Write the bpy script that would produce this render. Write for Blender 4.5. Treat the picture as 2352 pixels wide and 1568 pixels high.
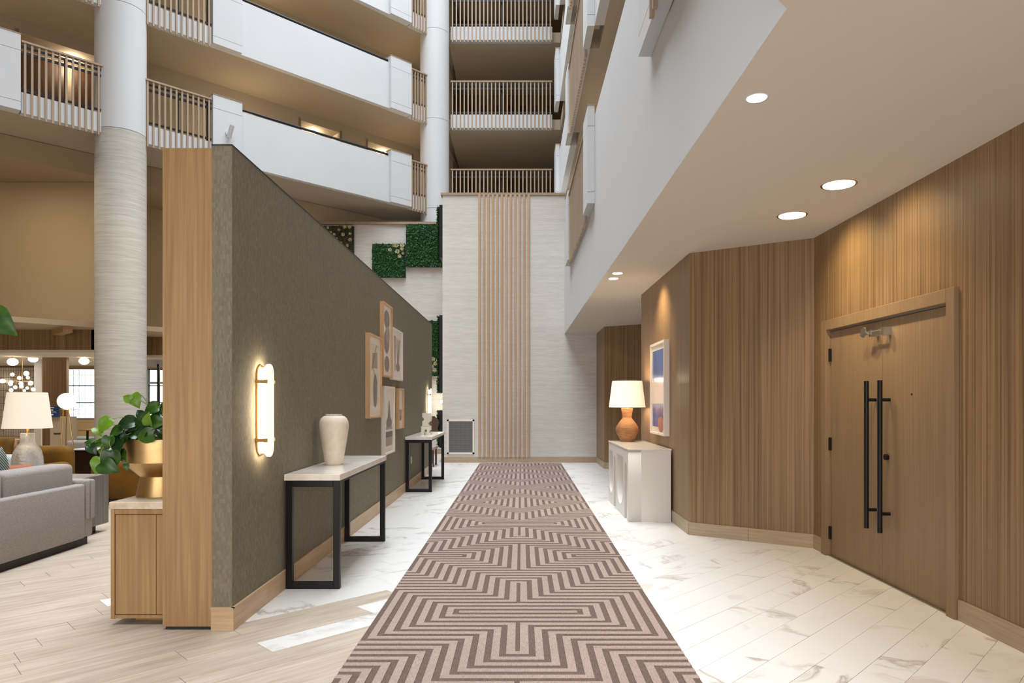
import bpy, bmesh, math, random
from mathutils import Matrix, Vector
for o in list(bpy.data.objects): bpy.data.objects.remove(o)
C = bpy.context.scene.collection
sc = bpy.context.scene
R = math.radians
F = 1568.0; VX = 1190.0; VY = 922.0; CH = 1.46
# ------------------------------------------------------------------ camera
cd = bpy.data.cameras.new('camera'); cam = bpy.data.objects.new('camera', cd); C.objects.link(cam)
cam.location = (0, 0, CH); cam.rotation_euler = (R(90), 0, 0)
cd.sensor_width = 36; cd.lens = 36 * F / 2352
cd.shift_x = -(VX - 1176) / 2352; cd.shift_y = (VY - 784) / 2352
cd.clip_end = 200
sc.camera = cam
# ------------------------------------------------------------------ exposure, world, big lights
sc.view_settings.view_transform = 'Standard'; sc.view_settings.look = 'None'
sc.view_settings.exposure = 0.0; sc.view_settings.gamma = 1.0
sc.view_settings.use_curve_mapping = False
w = bpy.data.worlds.new('sky'); sc.world = w; w.use_nodes = True
w.node_tree.nodes['Background'].inputs[0].default_value = (0.93, 0.97, 1.0, 1)
w.node_tree.nodes['Background'].inputs[1].default_value = 2.4

def light(name, kind, loc, power, color=(1, .95, .88), rot=(0, 0, 0), size=.1, size_y=None, spot=None, blend=.5):
    l = bpy.data.lights.new(name, kind); l.energy = power; l.color = color
    if kind == 'AREA':
        l.size = size
        if size_y: l.shape = 'RECTANGLE'; l.size_y = size_y
        elif size < 1: l.shape = 'DISK'
    elif kind in ('POINT', 'SPOT'): l.shadow_soft_size = size
    if kind == 'SPOT': l.spot_size = R(spot or 80); l.spot_blend = blend
    o = bpy.data.objects.new(name, l); C.objects.link(o); o.location = loc; o.rotation_euler = rot
    return o
WARM = (1.0, .78, .50); SOFTW = (1.0, .84, .64)
sk = light('skylight', 'AREA', (-2.4, 9.5, 16.6), 2550, (.86, .93, 1.0), size=6.6, size_y=20)
sk.data.spread = R(125)
light('camera_fill', 'AREA', (-1.2, -3.6, 2.4), 430, (.97, .97, 1.0), rot=(R(90), 0, 0), size=7.6, size_y=4.2)  # fill light added behind the camera to brighten the near corridor
for x, y in ((-5, 9), (-8, 9.5), (-5, 13.2), (-10.5, 13.5)):  # warm fill discs added under the lobby ceiling, no fixtures built
    light('lobby_fill', 'AREA', (x, y, 6.38), 46, SOFTW, size=.9)
random.seed(7)
# ------------------------------------------------------------------ materials
MATS = {}
def mat(name, col, rough=.5, metal=0., emit=None, es=1., spec=.5, trans=0., build=None, alpha=1.):
    m = bpy.data.materials.new(name); m.use_nodes = True
    nt = m.node_tree; b = nt.nodes['Principled BSDF']
    b.inputs['Base Color'].default_value = (*col, 1); b.inputs['Roughness'].default_value = rough
    b.inputs['Metallic'].default_value = metal; b.inputs['Specular IOR Level'].default_value = spec
    if emit: b.inputs['Emission Color'].default_value = (*emit, 1); b.inputs['Emission Strength'].default_value = es
    if trans: b.inputs['Transmission Weight'].default_value = trans
    if alpha < 1: b.inputs['Alpha'].default_value = alpha
    if build: build(nt, b)
    MATS[name] = m
    return m
def srgb(r, g, b):
    f = lambda c: (c / 255 / 12.92) if c / 255 <= .04045 else ((c / 255 + .055) / 1.055) ** 2.4
    return (f(r), f(g), f(b))
def N(nt, t, **kw):
    n = nt.nodes.new(t)
    for k, v in kw.items(): setattr(n, k, v)
    return n
def pos(nt, scale=(1, 1, 1), rot=0., rnd=False):
    g = N(nt, 'ShaderNodeNewGeometry'); src = g.outputs['Position']
    if rnd:
        oi = N(nt, 'ShaderNodeObjectInfo'); mu = N(nt, 'ShaderNodeVectorMath', operation='SCALE'); cb = N(nt, 'ShaderNodeCombineXYZ')
        for i in range(3): nt.links.new(oi.outputs['Random'], cb.inputs[i])
        nt.links.new(cb.outputs[0], mu.inputs[0]); mu.inputs['Scale'].default_value = 37.
        ad = N(nt, 'ShaderNodeVectorMath', operation='ADD'); nt.links.new(src, ad.inputs[0]); nt.links.new(mu.outputs[0], ad.inputs[1]); src = ad.outputs[0]
    if rot:
        vr = N(nt, 'ShaderNodeVectorRotate'); vr.rotation_type = 'Z_AXIS'; vr.inputs['Angle'].default_value = rot
        nt.links.new(src, vr.inputs['Vector']); src = vr.outputs[0]
    mp = N(nt, 'ShaderNodeMapping'); mp.inputs['Scale'].default_value = scale; nt.links.new(src, mp.inputs[0])
    return mp.outputs[0]
def noise(nt, vec, scale=1., detail=4., rough=.55, dist=0.):
    n = N(nt, 'ShaderNodeTexNoise'); n.inputs['Scale'].default_value = scale; n.inputs['Detail'].default_value = detail
    n.inputs['Roughness'].default_value = rough; n.inputs['Distortion'].default_value = dist
    nt.links.new(vec, n.inputs['Vector']); return n.outputs['Fac']
def ramp(nt, fac, stops):
    r = N(nt, 'ShaderNodeValToRGB'); e = r.color_ramp.elements
    while len(e) < len(stops): e.new(.5)
    for i, (p, c) in enumerate(stops): e[i].position = p; e[i].color = (*c, 1) if len(c) == 3 else c
    nt.links.new(fac, r.inputs[0]); return r.outputs[0]
def mix(nt, fac, a, b, mode='MIX'):
    m = N(nt, 'ShaderNodeMix', data_type='RGBA', blend_type=mode)
    if isinstance(fac, float): m.inputs[0].default_value = fac
    else: nt.links.new(fac, m.inputs[0])
    for i, v in ((6, a), (7, b)):
        if isinstance(v, tuple): m.inputs[i].default_value = (*v, 1)
        else: nt.links.new(v, m.inputs[i])
    return m.outputs[2]
def bump(nt, b, h, strength=.2, dist=.002):
    n = N(nt, 'ShaderNodeBump'); n.inputs['Strength'].default_value = strength; n.inputs['Distance'].default_value = dist
    nt.links.new(h, n.inputs['Height']); nt.links.new(n.outputs[0], b.inputs['Normal'])
def streaks(stops, scale, s2=None, bmp=0., rot=0., rnd=False, rough2=.6, detail=3.):
    def f(nt, b):
        v = pos(nt, scale, rot, rnd); n = noise(nt, v, 1., detail, rough2)
        c = ramp(nt, n, stops)
        if s2:
            n2 = noise(nt, pos(nt, s2[0], rot, rnd), 1., 2.)
            c = mix(nt, s2[1], c, ramp(nt, n2, s2[2]), 'MULTIPLY')
        nt.links.new(c, b.inputs['Base Color'])
        if bmp: bump(nt, b, n, bmp)
    return f
white = mat('white_paint', (.60, .61, .625), .75, build=streaks([(.3, (.585, .595, .61)), (.7, (.61, .62, .635))], (.6, .6, .6)))
soffitwhite = mat('soffit_paint', (.66, .60, .51), .8)
tan = mat('tan_paint', srgb(182, 160, 128), .85)
tandark = mat('taupe_paint', srgb(170, 150, 122), .85)
corr = mat('corridor_paint', srgb(176, 163, 144), .85)
dark = mat('black_metal', (.006, .006, .006), .42, .4)
blackrail = mat('dark_rail', (.012, .014, .018), .4, .3)
zeb = mat('striped_veneer', srgb(160, 125, 90), .42, build=streaks(
    [(.32, srgb(100, 76, 50)), (.44, srgb(126, 98, 67)), (.55, srgb(144, 115, 82)), (.70, srgb(160, 132, 99))], (58, 58, .35),
    ((16, 16, .12), .7, [(.35, (.84, .83, .81)), (.65, (1.05, 1.04, 1.03))]), bmp=.05, detail=5, rough2=.65))
oak = mat('pale_oak', srgb(178, 138, 98), .45, build=streaks(
    [(.3, srgb(152, 119, 78)), (.5, srgb(170, 136, 92)), (.7, srgb(186, 151, 106))], (46, 46, 1.1),
    ((5, 5, .5), .8, [(.35, (.86, .84, .82)), (.65, (1.04, 1.03, 1.02))]), detail=5))
grasscol = mat('column_grasscloth', srgb(190, 186, 178), .8, build=streaks(
    [(.25, srgb(168, 163, 154)), (.5, srgb(188, 184, 176)), (.75, srgb(204, 201, 194))], (2.2, 2.2, 60),
    ((.5, .5, 12), .9, [(.3, (.92, .92, .915)), (.7, (1.04, 1.04, 1.04))]), bmp=.15, detail=5))
oakflat = mat('door_oak', srgb(160, 134, 108), .42, build=streaks(
    [(.3, srgb(132, 107, 80)), (.7, srgb(148, 122, 94))], (60, 60, 1.2), ((5, 5, .4), .6, [(.35, (.92, .92, .9)), (.65, (1.03, 1.03, 1.02))]), detail=4))
slatwood = mat('slat_wood', srgb(204, 182, 154), .5, build=streaks([(.3, srgb(152, 132, 110)), (.7, srgb(172, 151, 128))], (30, 30, 1)))
batten = mat('batten_wood', srgb(190, 158, 128), .5, build=streaks([(.3, srgb(178, 146, 116)), (.7, srgb(198, 168, 140))], (40, 40, 1)))
basetile = mat('baseboard_tile', srgb(176, 156, 130), .4, build=streaks([(.3, srgb(162, 142, 117)), (.7, srgb(182, 163, 138))], (3, 3, 60), detail=4))
basetile2 = mat('baseboard_tile_warm', srgb(214, 176, 130), .4, build=streaks([(.3, srgb(192, 162, 124)), (.7, srgb(214, 186, 150))], (3, 3, 60), detail=4))
grass = mat('grasscloth', srgb(212, 208, 202), .8, build=streaks(
    [(.25, srgb(196, 191, 184)), (.5, srgb(212, 208, 202)), (.75, srgb(226, 223, 218))], (3.0, 3.0, 75),
    ((.5, .5, 14), .9, [(.3, (.93, .93, .925)), (.7, (1.04, 1.04, 1.04))]), bmp=.15, detail=5))
def weave(nt, b):
    v = pos(nt, (1, 1, 1)); sx = N(nt, 'ShaderNodeSeparateXYZ'); nt.links.new(v, sx.inputs[0])
    ad = N(nt, 'ShaderNodeMath', operation='ADD'); nt.links.new(sx.outputs[0], ad.inputs[0]); nt.links.new(sx.outputs[1], ad.inputs[1])
    cb = N(nt, 'ShaderNodeCombineXYZ'); nt.links.new(ad.outputs[0], cb.inputs[0]); nt.links.new(sx.outputs[2], cb.inputs[1])
    br = N(nt, 'ShaderNodeTexBrick'); nt.links.new(cb.outputs[0], br.inputs['Vector'])
    br.offset = .5; br.inputs['Scale'].default_value = 1; br.inputs['Mortar Size'].default_value = .0006; br.inputs['Brick Width'].default_value = .011; br.inputs['Row Height'].default_value = .03
    br.inputs['Color1'].default_value = (*srgb(121, 115, 97), 1); br.inputs['Color2'].default_value = (*srgb(139, 131, 113), 1); br.inputs['Mortar'].default_value = (*srgb(120, 117, 99), 1)
    n = noise(nt, pos(nt, (130, 130, 2.5)), 1., 3.)
    c = mix(nt, .5, br.outputs[0], ramp(nt, n, [(.35, (.88, .88, .86)), (.65, (1.08, 1.08, 1.06))]), 'MULTIPLY')
    nt.links.new(c, b.inputs['Base Color']); bump(nt, b, n, .15)
greenwall = mat('woven_green_wallcovering', srgb(112, 110, 90), .8, spec=.25, build=weave)
def marble(nt, b):
    v = pos(nt, (1, 1, 1), 0, True)
    n1 = noise(nt, v, 1.15, 5., .55, .9)
    n2 = noise(nt, v, .9, 2., .5)
    a = N(nt, 'ShaderNodeMath', operation='SUBTRACT'); nt.links.new(n1, a.inputs[0]); a.inputs[1].default_value = .5
    ab = N(nt, 'ShaderNodeMath', operation='ABSOLUTE'); nt.links.new(a.outputs[0], ab.inputs[0])
    vein = ramp(nt, ab.outputs[0], [(0., (1, 1, 1)), (.008, (.6, .6, .6)), (.03, (0, 0, 0))])
    msk = ramp(nt, n2, [(.46, (0, 0, 0)), (.62, (.95, .95, .95))])
    m1 = mix(nt, 1., vein, msk, 'MULTIPLY')
    cloud = ramp(nt, noise(nt, v, 2.2, 5., .6, .8), [(.56, (0, 0, 0)), (.60, (.5, .5, .5)), (.75, (.6, .6, .6))])
    msk2 = ramp(nt, noise(nt, v, .7, 1.), [(.60, (0, 0, 0)), (.66, (1, 1, 1))])
    base = mix(nt, m1, srgb(230, 228, 224), srgb(176, 165, 154))
    base = mix(nt, mix(nt, 1., cloud, msk2, 'MULTIPLY'), base, srgb(196, 180, 164))
    nt.links.new(base, b.inputs['Base Color'])
marb = mat('white_marble_tile', srgb(238, 235, 230), .3, spec=.35, build=marble)
wtile = mat('wood_look_tile', srgb(190, 175, 158), .38, spec=.4, build=streaks(
    [(.3, srgb(176, 158, 140)), (.5, srgb(193, 177, 160)), (.7, srgb(206, 191, 175))], (26, 2.0, 10),
    ((6, .5, 1), .7, [(.35, (.9, .9, .9)), (.65, (1.05, 1.05, 1.05))]), rot=R(45), rnd=True, detail=4))
grout = mat('grout', srgb(214, 206, 194), .8)
slabstone = mat('stone_slab', srgb(240, 232, 220), .14, spec=.8, build=streaks([(.35, srgb(232, 222, 208)), (.6, srgb(244, 237, 228))], (6, 6, 6)))
slabstone2 = mat('cream_stone_slab', srgb(226, 210, 186), .25, build=streaks([(.35, srgb(206, 186, 160)), (.45, srgb(228, 213, 190)), (.7, srgb(232, 218, 196))], (5, 5, 5)))
slabedge = mat('stone_slab_edge', srgb(222, 200, 172), .3)
brass = mat('brushed_brass', srgb(190, 158, 108), .36, 1., build=streaks([(.3, srgb(184, 152, 102)), (.7, srgb(200, 168, 118))], (9, 9, 9)))
brassp = mat('satin_brass', srgb(206, 166, 104), .3, 1.)
chrome = mat('satin_nickel', srgb(170, 166, 158), .35, .9)
glowwhite = mat('frosted_lit_glass', (1, .97, .9), .3, emit=(1., .90, .72), es=9.)
glowsoft = mat('lit_globe_glass', (1, .97, .9), .3, emit=(1., .88, .68), es=4.)
glowspot = mat('lit_downlight_lens', (1, 1, 1), .3, emit=(1., .93, .8), es=8.)
rugL = mat('rug_light_pile', srgb(190, 165, 152), .95, spec=.1, build=streaks(
    [(.3, srgb(146, 128, 119)), (.7, srgb(180, 161, 151))], (300, 26, 10), ((2.2, 2.2, 1), .5, [(.35, (.9, .9, .9)), (.65, (1.04, 1.03, 1.02))]), bmp=.5, detail=3))
rugD = mat('rug_dark_pile', srgb(124, 104, 92), .95, spec=.1, build=streaks(
    [(.3, srgb(92, 76, 68)), (.7, srgb(122, 104, 95))], (300, 26, 10), bmp=.5, detail=3))
greyfab = mat('grey_upholstery', srgb(158, 150, 145), .95, spec=.15, build=streaks([(.35, srgb(146, 139, 134)), (.65, srgb(170, 162, 157))], (160, 160, 160), bmp=.3, detail=2))
palefab = mat('pale_grey_upholstery', srgb(176, 178, 182), .95, spec=.15)
mustard = mat('mustard_velvet', srgb(120, 84, 10), .7, spec=.3, build=streaks([(.35, srgb(88, 58, 0)), (.65, srgb(114, 78, 4))], (3, 3, 3)))
mustard.node_tree.nodes['Principled BSDF'].inputs['Sheen Weight'].default_value = .03
greywood = mat('grey_wood', srgb(112, 108, 104), .5, build=streaks([(.3, srgb(92, 87, 82)), (.7, srgb(130, 125, 120))], (30, 30, .8)))
plinth = mat('dark_plinth', srgb(40, 38, 36), .6)
ceram = mat('cream_ceramic', srgb(238, 226, 206), .6, build=streaks([(.3, srgb(226, 210, 188)), (.7, srgb(244, 234, 218))], (9, 9, 9), bmp=.3, detail=6))
cream = mat('cream_plaster', srgb(232, 224, 206), .6)
whitelac = mat('white_lacquer', srgb(226, 220, 212), .45)
cabtop = mat('white_stone_top', srgb(224, 214, 200), .15)
rattan = mat('woven_rattan', srgb(196, 140, 92), .65, build=streaks([(.3, srgb(126, 84, 54)), (.5, srgb(162, 116, 78)), (.7, srgb(184, 138, 98))], (12, 12, 150), bmp=.8, detail=4))
shade = mat('linen_lamp_shade', srgb(250, 240, 220), .9, emit=(1., .84, .60), es=.62)
shadedim = mat('linen_lamp_shade_pale', srgb(244, 232, 216), .9, emit=(1., .84, .66), es=.34)
framewood = mat('maple_frame', srgb(216, 172, 124), .45, build=streaks([(.3, srgb(204, 158, 110)), (.7, srgb(224, 182, 136))], (25, 25, 2)))
framewhite = mat('white_frame', srgb(236, 226, 214), .45)
matboard = mat('mat_board', srgb(240, 230, 214), .25)
artsand = mat('sand_print', srgb(226, 214, 184), .4)
artgrey = mat('grey_print', srgb(134, 122, 112), .4)
artbrown = mat('taupe_print', srgb(168, 148, 132), .4)
artdark = mat('umber_print', srgb(104, 96, 90), .4)
artblue = mat('blue_print', srgb(52, 84, 164), .22, build=streaks([(.35, srgb(44, 66, 140)), (.65, srgb(66, 104, 186))], (3, 6, 1.4)))
artpink = mat('blush_print', srgb(232, 206, 200), .22)
artreflect = mat('tan_reflection', srgb(178, 120, 110), .25)  # tan blob is a reflection in the artwork, painted as flat colour
glass = mat('clear_glass', (.95, .98, .98), .03, trans=1.)
glass.node_tree.nodes['Principled BSDF'].inputs['IOR'].default_value = 1.1
seeded = mat('seeded_glass', (.90, .90, .86), .08, trans=.75, spec=.9, build=lambda nt, b: bump(nt, b, noise(nt, pos(nt, (1, 1, 1)), 38., 3.), .7, .01))
leafm = mat('pothos_leaf', srgb(58, 128, 24), .35, build=streaks([(.3, srgb(24, 56, 14)), (.55, srgb(48, 86, 18)), (.75, srgb(92, 126, 30))], (9, 9, 9), detail=2))
leafd = mat('pothos_leaf_dark', srgb(26, 80, 30), .3, build=streaks([(.3, srgb(12, 36, 14)), (.7, srgb(30, 68, 20))], (9, 9, 9), detail=2))
leafl = mat('pothos_leaf_bright', srgb(98, 138, 26), .35)
for m_ in (leafm, leafl): m_.node_tree.nodes['Principled BSDF'].inputs['Subsurface Weight'].default_value = .0
stemm = mat('green_stem', srgb(128, 150, 70), .5)
moss = mat('green_wall_foliage', srgb(24, 78, 22), .6, build=streaks([(.3, srgb(10, 46, 14)), (.6, srgb(28, 92, 28)), (.8, srgb(52, 124, 44))], (30, 30, 30)))
mossbrown = mat('olive_foliage', srgb(66, 62, 34), .7, build=streaks([(.3, srgb(44, 46, 24)), (.7, srgb(96, 88, 50))], (25, 25, 25)))
succ = mat('pale_succulent', srgb(210, 196, 150), .5, build=streaks([(.3, srgb(150, 140, 96)), (.7, srgb(232, 222, 188))], (30, 30, 30)))
soil = mat('soil', srgb(40, 30, 22), .95)
navy = mat('navy_sign', srgb(24, 52, 88), .4)
signw = mat('sign_print', srgb(220, 220, 215), .5)
grillem = mat('grille_metal', srgb(150, 150, 150), .5, .3)
voidm = mat('dark_void', srgb(74, 76, 80), .8)
terracotta = mat('terracotta_cloth', srgb(150, 92, 66), .9)
brown = mat('walnut_wood', srgb(70, 44, 26), .45)
bluegrey = mat('blue_grey_upholstery', srgb(140, 156, 160), .9)
def stripes(nt, b):
    wv = N(nt, 'ShaderNodeTexWave'); wv.inputs['Scale'].default_value = 22; wv.inputs['Distortion'].default_value = 1.; wv.bands_direction = 'DIAGONAL'
    nt.links.new(pos(nt), wv.inputs[0]); nt.links.new(ramp(nt, wv.outputs[1], [(.45, (.01, .012, .012)), (.6, (.3, .32, .30))]), b.inputs[0])
striped = mat('black_striped_cloth', (.02, .02, .02), .9, build=stripes)
def tilewall(nt, b):
    v = pos(nt); sx = N(nt, 'ShaderNodeSeparateXYZ'); nt.links.new(v, sx.inputs[0])
    cb = N(nt, 'ShaderNodeCombineXYZ'); nt.links.new(sx.outputs[0], cb.inputs[0]); nt.links.new(sx.outputs[2], cb.inputs[1])
    br = N(nt, 'ShaderNodeTexBrick'); nt.links.new(cb.outputs[0], br.inputs['Vector']); br.offset = 0.
    br.inputs['Scale'].default_value = 1; br.inputs['Mortar Size'].default_value = .006; br.inputs['Brick Width'].default_value = .075; br.inputs['Row Height'].default_value = .2
    br.inputs['Color1'].default_value = (*srgb(200, 190, 178), 1); br.inputs['Color2'].default_value = (*srgb(215, 206, 196), 1); br.inputs['Mortar'].default_value = (*srgb(92, 84, 76), 1)
    nt.links.new(br.outputs[0], b.inputs[0])
cafetile = mat('stacked_cafe_tile', srgb(205, 198, 188), .3, build=tilewall)
blockglass = mat('glass_block', srgb(225, 238, 242), .12, trans=.95, build=lambda nt, b: bump(nt, b, noise(nt, pos(nt, (1, 1, 1)), 30., 2.), .25, .005))
blockglass.node_tree.nodes['Principled BSDF'].inputs['IOR'].default_value = 1.12
# ------------------------------------------------------------------ geometry helpers
I4 = Matrix.Identity(4)
def box(bm, x0, x1, y0, y1, z0, z1, M=None, mi=0):
    vs = [bm.verts.new(((M or I4) @ Vector(p))) for p in ((x0, y0, z0), (x1, y0, z0), (x1, y1, z0), (x0, y1, z0), (x0, y0, z1), (x1, y0, z1), (x1, y1, z1), (x0, y1, z1))]
    fs = []
    for q in ((3, 2, 1, 0), (4, 5, 6, 7), (0, 1, 5, 4), (1, 2, 6, 5), (2, 3, 7, 6), (3, 0, 4, 7)):
        f = bm.faces.new([vs[i] for i in q]); f.material_index = mi; fs.append(f)
    return vs, fs
def rbox(bm, x0, x1, y0, y1, z0, z1, r=.03, seg=3, M=None):
    b2 = bmesh.new(); box(b2, x0, x1, y0, y1, z0, z1)
    bmesh.ops.bevel(b2, geom=b2.edges[:] + b2.verts[:], offset=r, segments=seg, profile=.5, affect='EDGES')
    if M: b2.transform(M)
    me = bpy.data.meshes.new('t'); b2.to_mesh(me); b2.free(); bm.from_mesh(me); bpy.data.meshes.remove(me)
def prism(bm, pts, z0, z1, mi=0):
    a = sum(pts[i][0] * pts[(i + 1) % len(pts)][1] - pts[(i + 1) % len(pts)][0] * pts[i][1] for i in range(len(pts)))
    if a < 0: pts = pts[::-1]
    lo = [bm.verts.new((x, y, z0)) for x, y in pts]; hi = [bm.verts.new((x, y, z1)) for x, y in pts]
    n = len(pts)
    for i in range(n): bm.faces.new((lo[i], lo[(i + 1) % n], hi[(i + 1) % n], hi[i])).material_index = mi
    bm.faces.new(lo[::-1]).material_index = mi; bm.faces.new(hi).material_index = mi
def lathe(bm, prof, cx, cy, seg=40, cap=True):
    rings = []
    for r, z in prof: rings.append([bm.verts.new((cx + r * math.cos(2 * math.pi * i / seg), cy + r * math.sin(2 * math.pi * i / seg), z)) for i in range(seg)])
    for a, b in zip(rings, rings[1:]):
        for i in range(seg): bm.faces.new((a[i], a[(i + 1) % seg], b[(i + 1) % seg], b[i]))
    if cap: bm.faces.new(rings[0][::-1]); bm.faces.new(rings[-1])
def tube(bm, pts, r, seg=8, r1=None):
    pts = [Vector(p) for p in pts]; rings = []
    for k, p in enumerate(pts):
        d = (pts[min(k + 1, len(pts) - 1)] - pts[max(k - 1, 0)]).normalized()
        u = d.cross(Vector((0, 0, 1)))
        if u.length < .05: u = d.cross(Vector((1, 0, 0)))
        u.normalize(); v = d.cross(u); rr = r if r1 is None else r + (r1 - r) * k / (len(pts) - 1)
        rings.append([bm.verts.new(p + rr * (math.cos(2 * math.pi * i / seg) * u + math.sin(2 * math.pi * i / seg) * v)) for i in range(seg)])
    for a, b in zip(rings, rings[1:]):
        for i in range(seg): bm.faces.new((a[i], b[i], b[(i + 1) % seg], a[(i + 1) % seg]))
    bm.faces.new(rings[0]); bm.faces.new(rings[-1][::-1])
def ball(bm, c, r, sz=1., u=20, v=12):
    bmesh.ops.create_uvsphere(bm, u_segments=u, v_segments=v, radius=r, matrix=Matrix.Translation(c) @ Matrix.Diagonal((1, 1, sz, 1)))
def loopbm(outer, holes, th, M):
    """flat plate with holes, thickness th, in local xy, placed by M"""
    cu = bpy.data.curves.new('p', 'CURVE'); cu.dimensions = '2D'; cu.fill_mode = 'BOTH'; cu.extrude = th / 2
    for lp in [outer] + holes:
        s = cu.splines.new('POLY'); s.points.add(len(lp) - 1); s.use_cyclic_u = True
        for q, (x, y) in zip(s.points, lp): q.co = (x, y, 0, 1)
    ob = bpy.data.objects.new('p', cu); C.objects.link(ob)
    dg = bpy.context.evaluated_depsgraph_get(); me = bpy.data.meshes.new_from_object(ob.evaluated_get(dg))
    bm = bmesh.new(); bm.from_mesh(me); bm.transform(M); bmesh.ops.recalc_face_normals(bm, faces=bm.faces[:])
    bpy.data.objects.remove(ob); bpy.data.curves.remove(cu); bpy.data.meshes.remove(me)
    return bm
def O(name, bm, m, parent=None, smooth=False, **props):
    if smooth is True or isinstance(smooth, (int, float)) and smooth:
        bmesh.ops.recalc_face_normals(bm, faces=bm.faces[:])
    me = bpy.data.meshes.new(name); bm.to_mesh(me); bm.free()
    for mm in (m if isinstance(m, (list, tuple)) else [m]): me.materials.append(mm)
    if smooth:
        for p in me.polygons: p.use_smooth = True
        if smooth is not True:
            me.set_sharp_from_angle(angle=R(smooth))
    o = bpy.data.objects.new(name, me); C.objects.link(o)
    if parent:
        o.parent = parent; o.matrix_parent_inverse = Matrix.Translation(root_loc(parent)).inverted()
    for k, v in props.items(): o[k] = v
    return o
def root_loc(p):
    l = Vector(p.location)
    return l if p.parent is None else l * 1.0 if p.type == 'EMPTY' else Vector((0, 0, 0)) if p.parent is None else Vector((0, 0, 0))
def link_child(o, parent):
    o.parent = parent
    if parent.type == 'EMPTY': o.matrix_parent_inverse = Matrix.Translation(parent.location).inverted()
def B(*boxes, M=None):
    bm = bmesh.new()
    for b in boxes: box(bm, *b, M=M)
    return bm
def bevel(o, w=.004, s=2):
    m = o.modifiers.new('bevel', 'BEVEL'); m.width = w; m.segments = s; m.limit_method = 'ANGLE'; return o
def T(name, label, cat, loc=(0, 0, 0), group=None):
    o = bpy.data.objects.new(name, None); C.objects.link(o); o.location = loc; o.empty_display_size = .2
    o['label'] = label; o['category'] = cat
    if group: o['group'] = group
    return o
def tag(o, label, cat, group=None):
    o['label'] = label; o['category'] = cat
    if group: o['group'] = group
    return o
def S(name, bm, m, **k): return O(name, bm, m, None, kind='structure', **k)
def segbox(bm, p0, p1, z0, z1, th):
    """vertical wall piece from p0 to p1, thickness th to the right of the direction p0->p1"""
    d = Vector((p1[0] - p0[0], p1[1] - p0[1])).normalized(); n = Vector((d.y, -d.x)) * th
    prism(bm, [tuple(p0), tuple(p1), (p1[0] + n.x, p1[1] + n.y), (p0[0] + n.x, p0[1] + n.y)], z0, z1)
q2 = math.sqrt(.5)
M45 = Matrix(((q2, -q2, 0, -11.075), (q2, q2, 0, 11.075), (0, 0, 1, 0), (0, 0, 0, 1)))     # left facade: x = along, y = inward
MR = Matrix(((0, 1, 0, 1.008), (-1, 0, 0, 0), (0, 0, 1, 0), (0, 0, 0, 1)))               # right facade: x = -Y
MC = Matrix(((1, 0, 0, 0), (0, 1, 0, 20.0), (0, 0, 1, 0), (0, 0, 0, 1)))
# ================================================================== STRUCTURE
# ---- floor: grout bed plus single tiles laid at 45 degrees
CW, TL = .2985, 1.22     # spacing of the joints in c = Y-X, tile length
floor = S('floor', B((-18, 4.5, -4.2, 26, -.12, -.008)), grout)
def borderD(r):
    c = 5.42 + (r + .5) * CW
    sp = {0: 2.55, 1: 3.715, 2: 4.27, 3: 2.72, 4: c - 4.0, 5: c - 4.1, 6: c - 4.1, 7: c - 4.1, 8: 1.94}
    if r in sp: return sp[r]
    return c if r < 0 else c - 4.5
tiles = []
rr = random.Random(3)
for r in range(-34, 62):
    c = 5.42 + (r + .5) * CW
    D = borderD(r)
    cuts = []; L = TL * math.sqrt(2)
    d = D
    while d < 26: cuts.append((d, d + L, 'm')); d += L
    d = D
    while d > -9: cuts.append((d - L, d, 'w')); d -= L
    for d0, d1, k in cuts:
        dm = (d0 + d1) / 2; X = (dm - c) / 2; Y = (dm + c) / 2
        if Y < -4 or Y > 25 or X < -16 or X > 4.2: continue
        vis = Y > 1 and abs(X) < Y * .85 + 1
        if k == 'm' and (X > 3.9): continue
        tiles.append((Y if vis else 99, X, Y, k))
tiles.sort()
gap = .0011
hw = CW * q2 / 2 - gap; hl = TL / 2 - gap
def tilemesh(nm, mm):
    bm = bmesh.new(); box(bm, -hl, hl, -hw, hw, -.01, 0)
    bmesh.ops.bevel(bm, geom=[e for e in bm.edges if all(v.co.z > -.001 for v in e.verts)], offset=.0006, segments=1, affect='EDGES')
    me = bpy.data.meshes.new(nm); bm.to_mesh(me); bm.free(); me.materials.append(mm); return me
tm = {'m': tilemesh('floor_tile', marb), 'w': tilemesh('floor_plank', wtile)}
cnt = {'m': 0, 'w': 0}; rest = {'m': bmesh.new(), 'w': bmesh.new()}
for key, X, Y, k in tiles:
    if key < 99 and cnt[k] < 290:
        cnt[k] += 1
        o = bpy.data.objects.new('floor_tile' if k == 'm' else 'floor_plank', tm[k]); C.objects.link(o)
        o.location = (X, Y, rr.uniform(-.0004, .0004)); o.rotation_euler = (0, 0, R(45)); o.parent = floor
    else:
        box(rest[k], -hl, hl, -hw, hw, -.01, 0, M=Matrix.Translation((X, Y, 0)) @ Matrix.Rotation(R(45), 4, 'Z'))
for k, nm in (('m', 'far_marble_tiles'), ('w', 'far_wood_look_tiles')):
    O(nm, rest[k], marb if k == 'm' else wtile, floor, kind='stuff')
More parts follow.
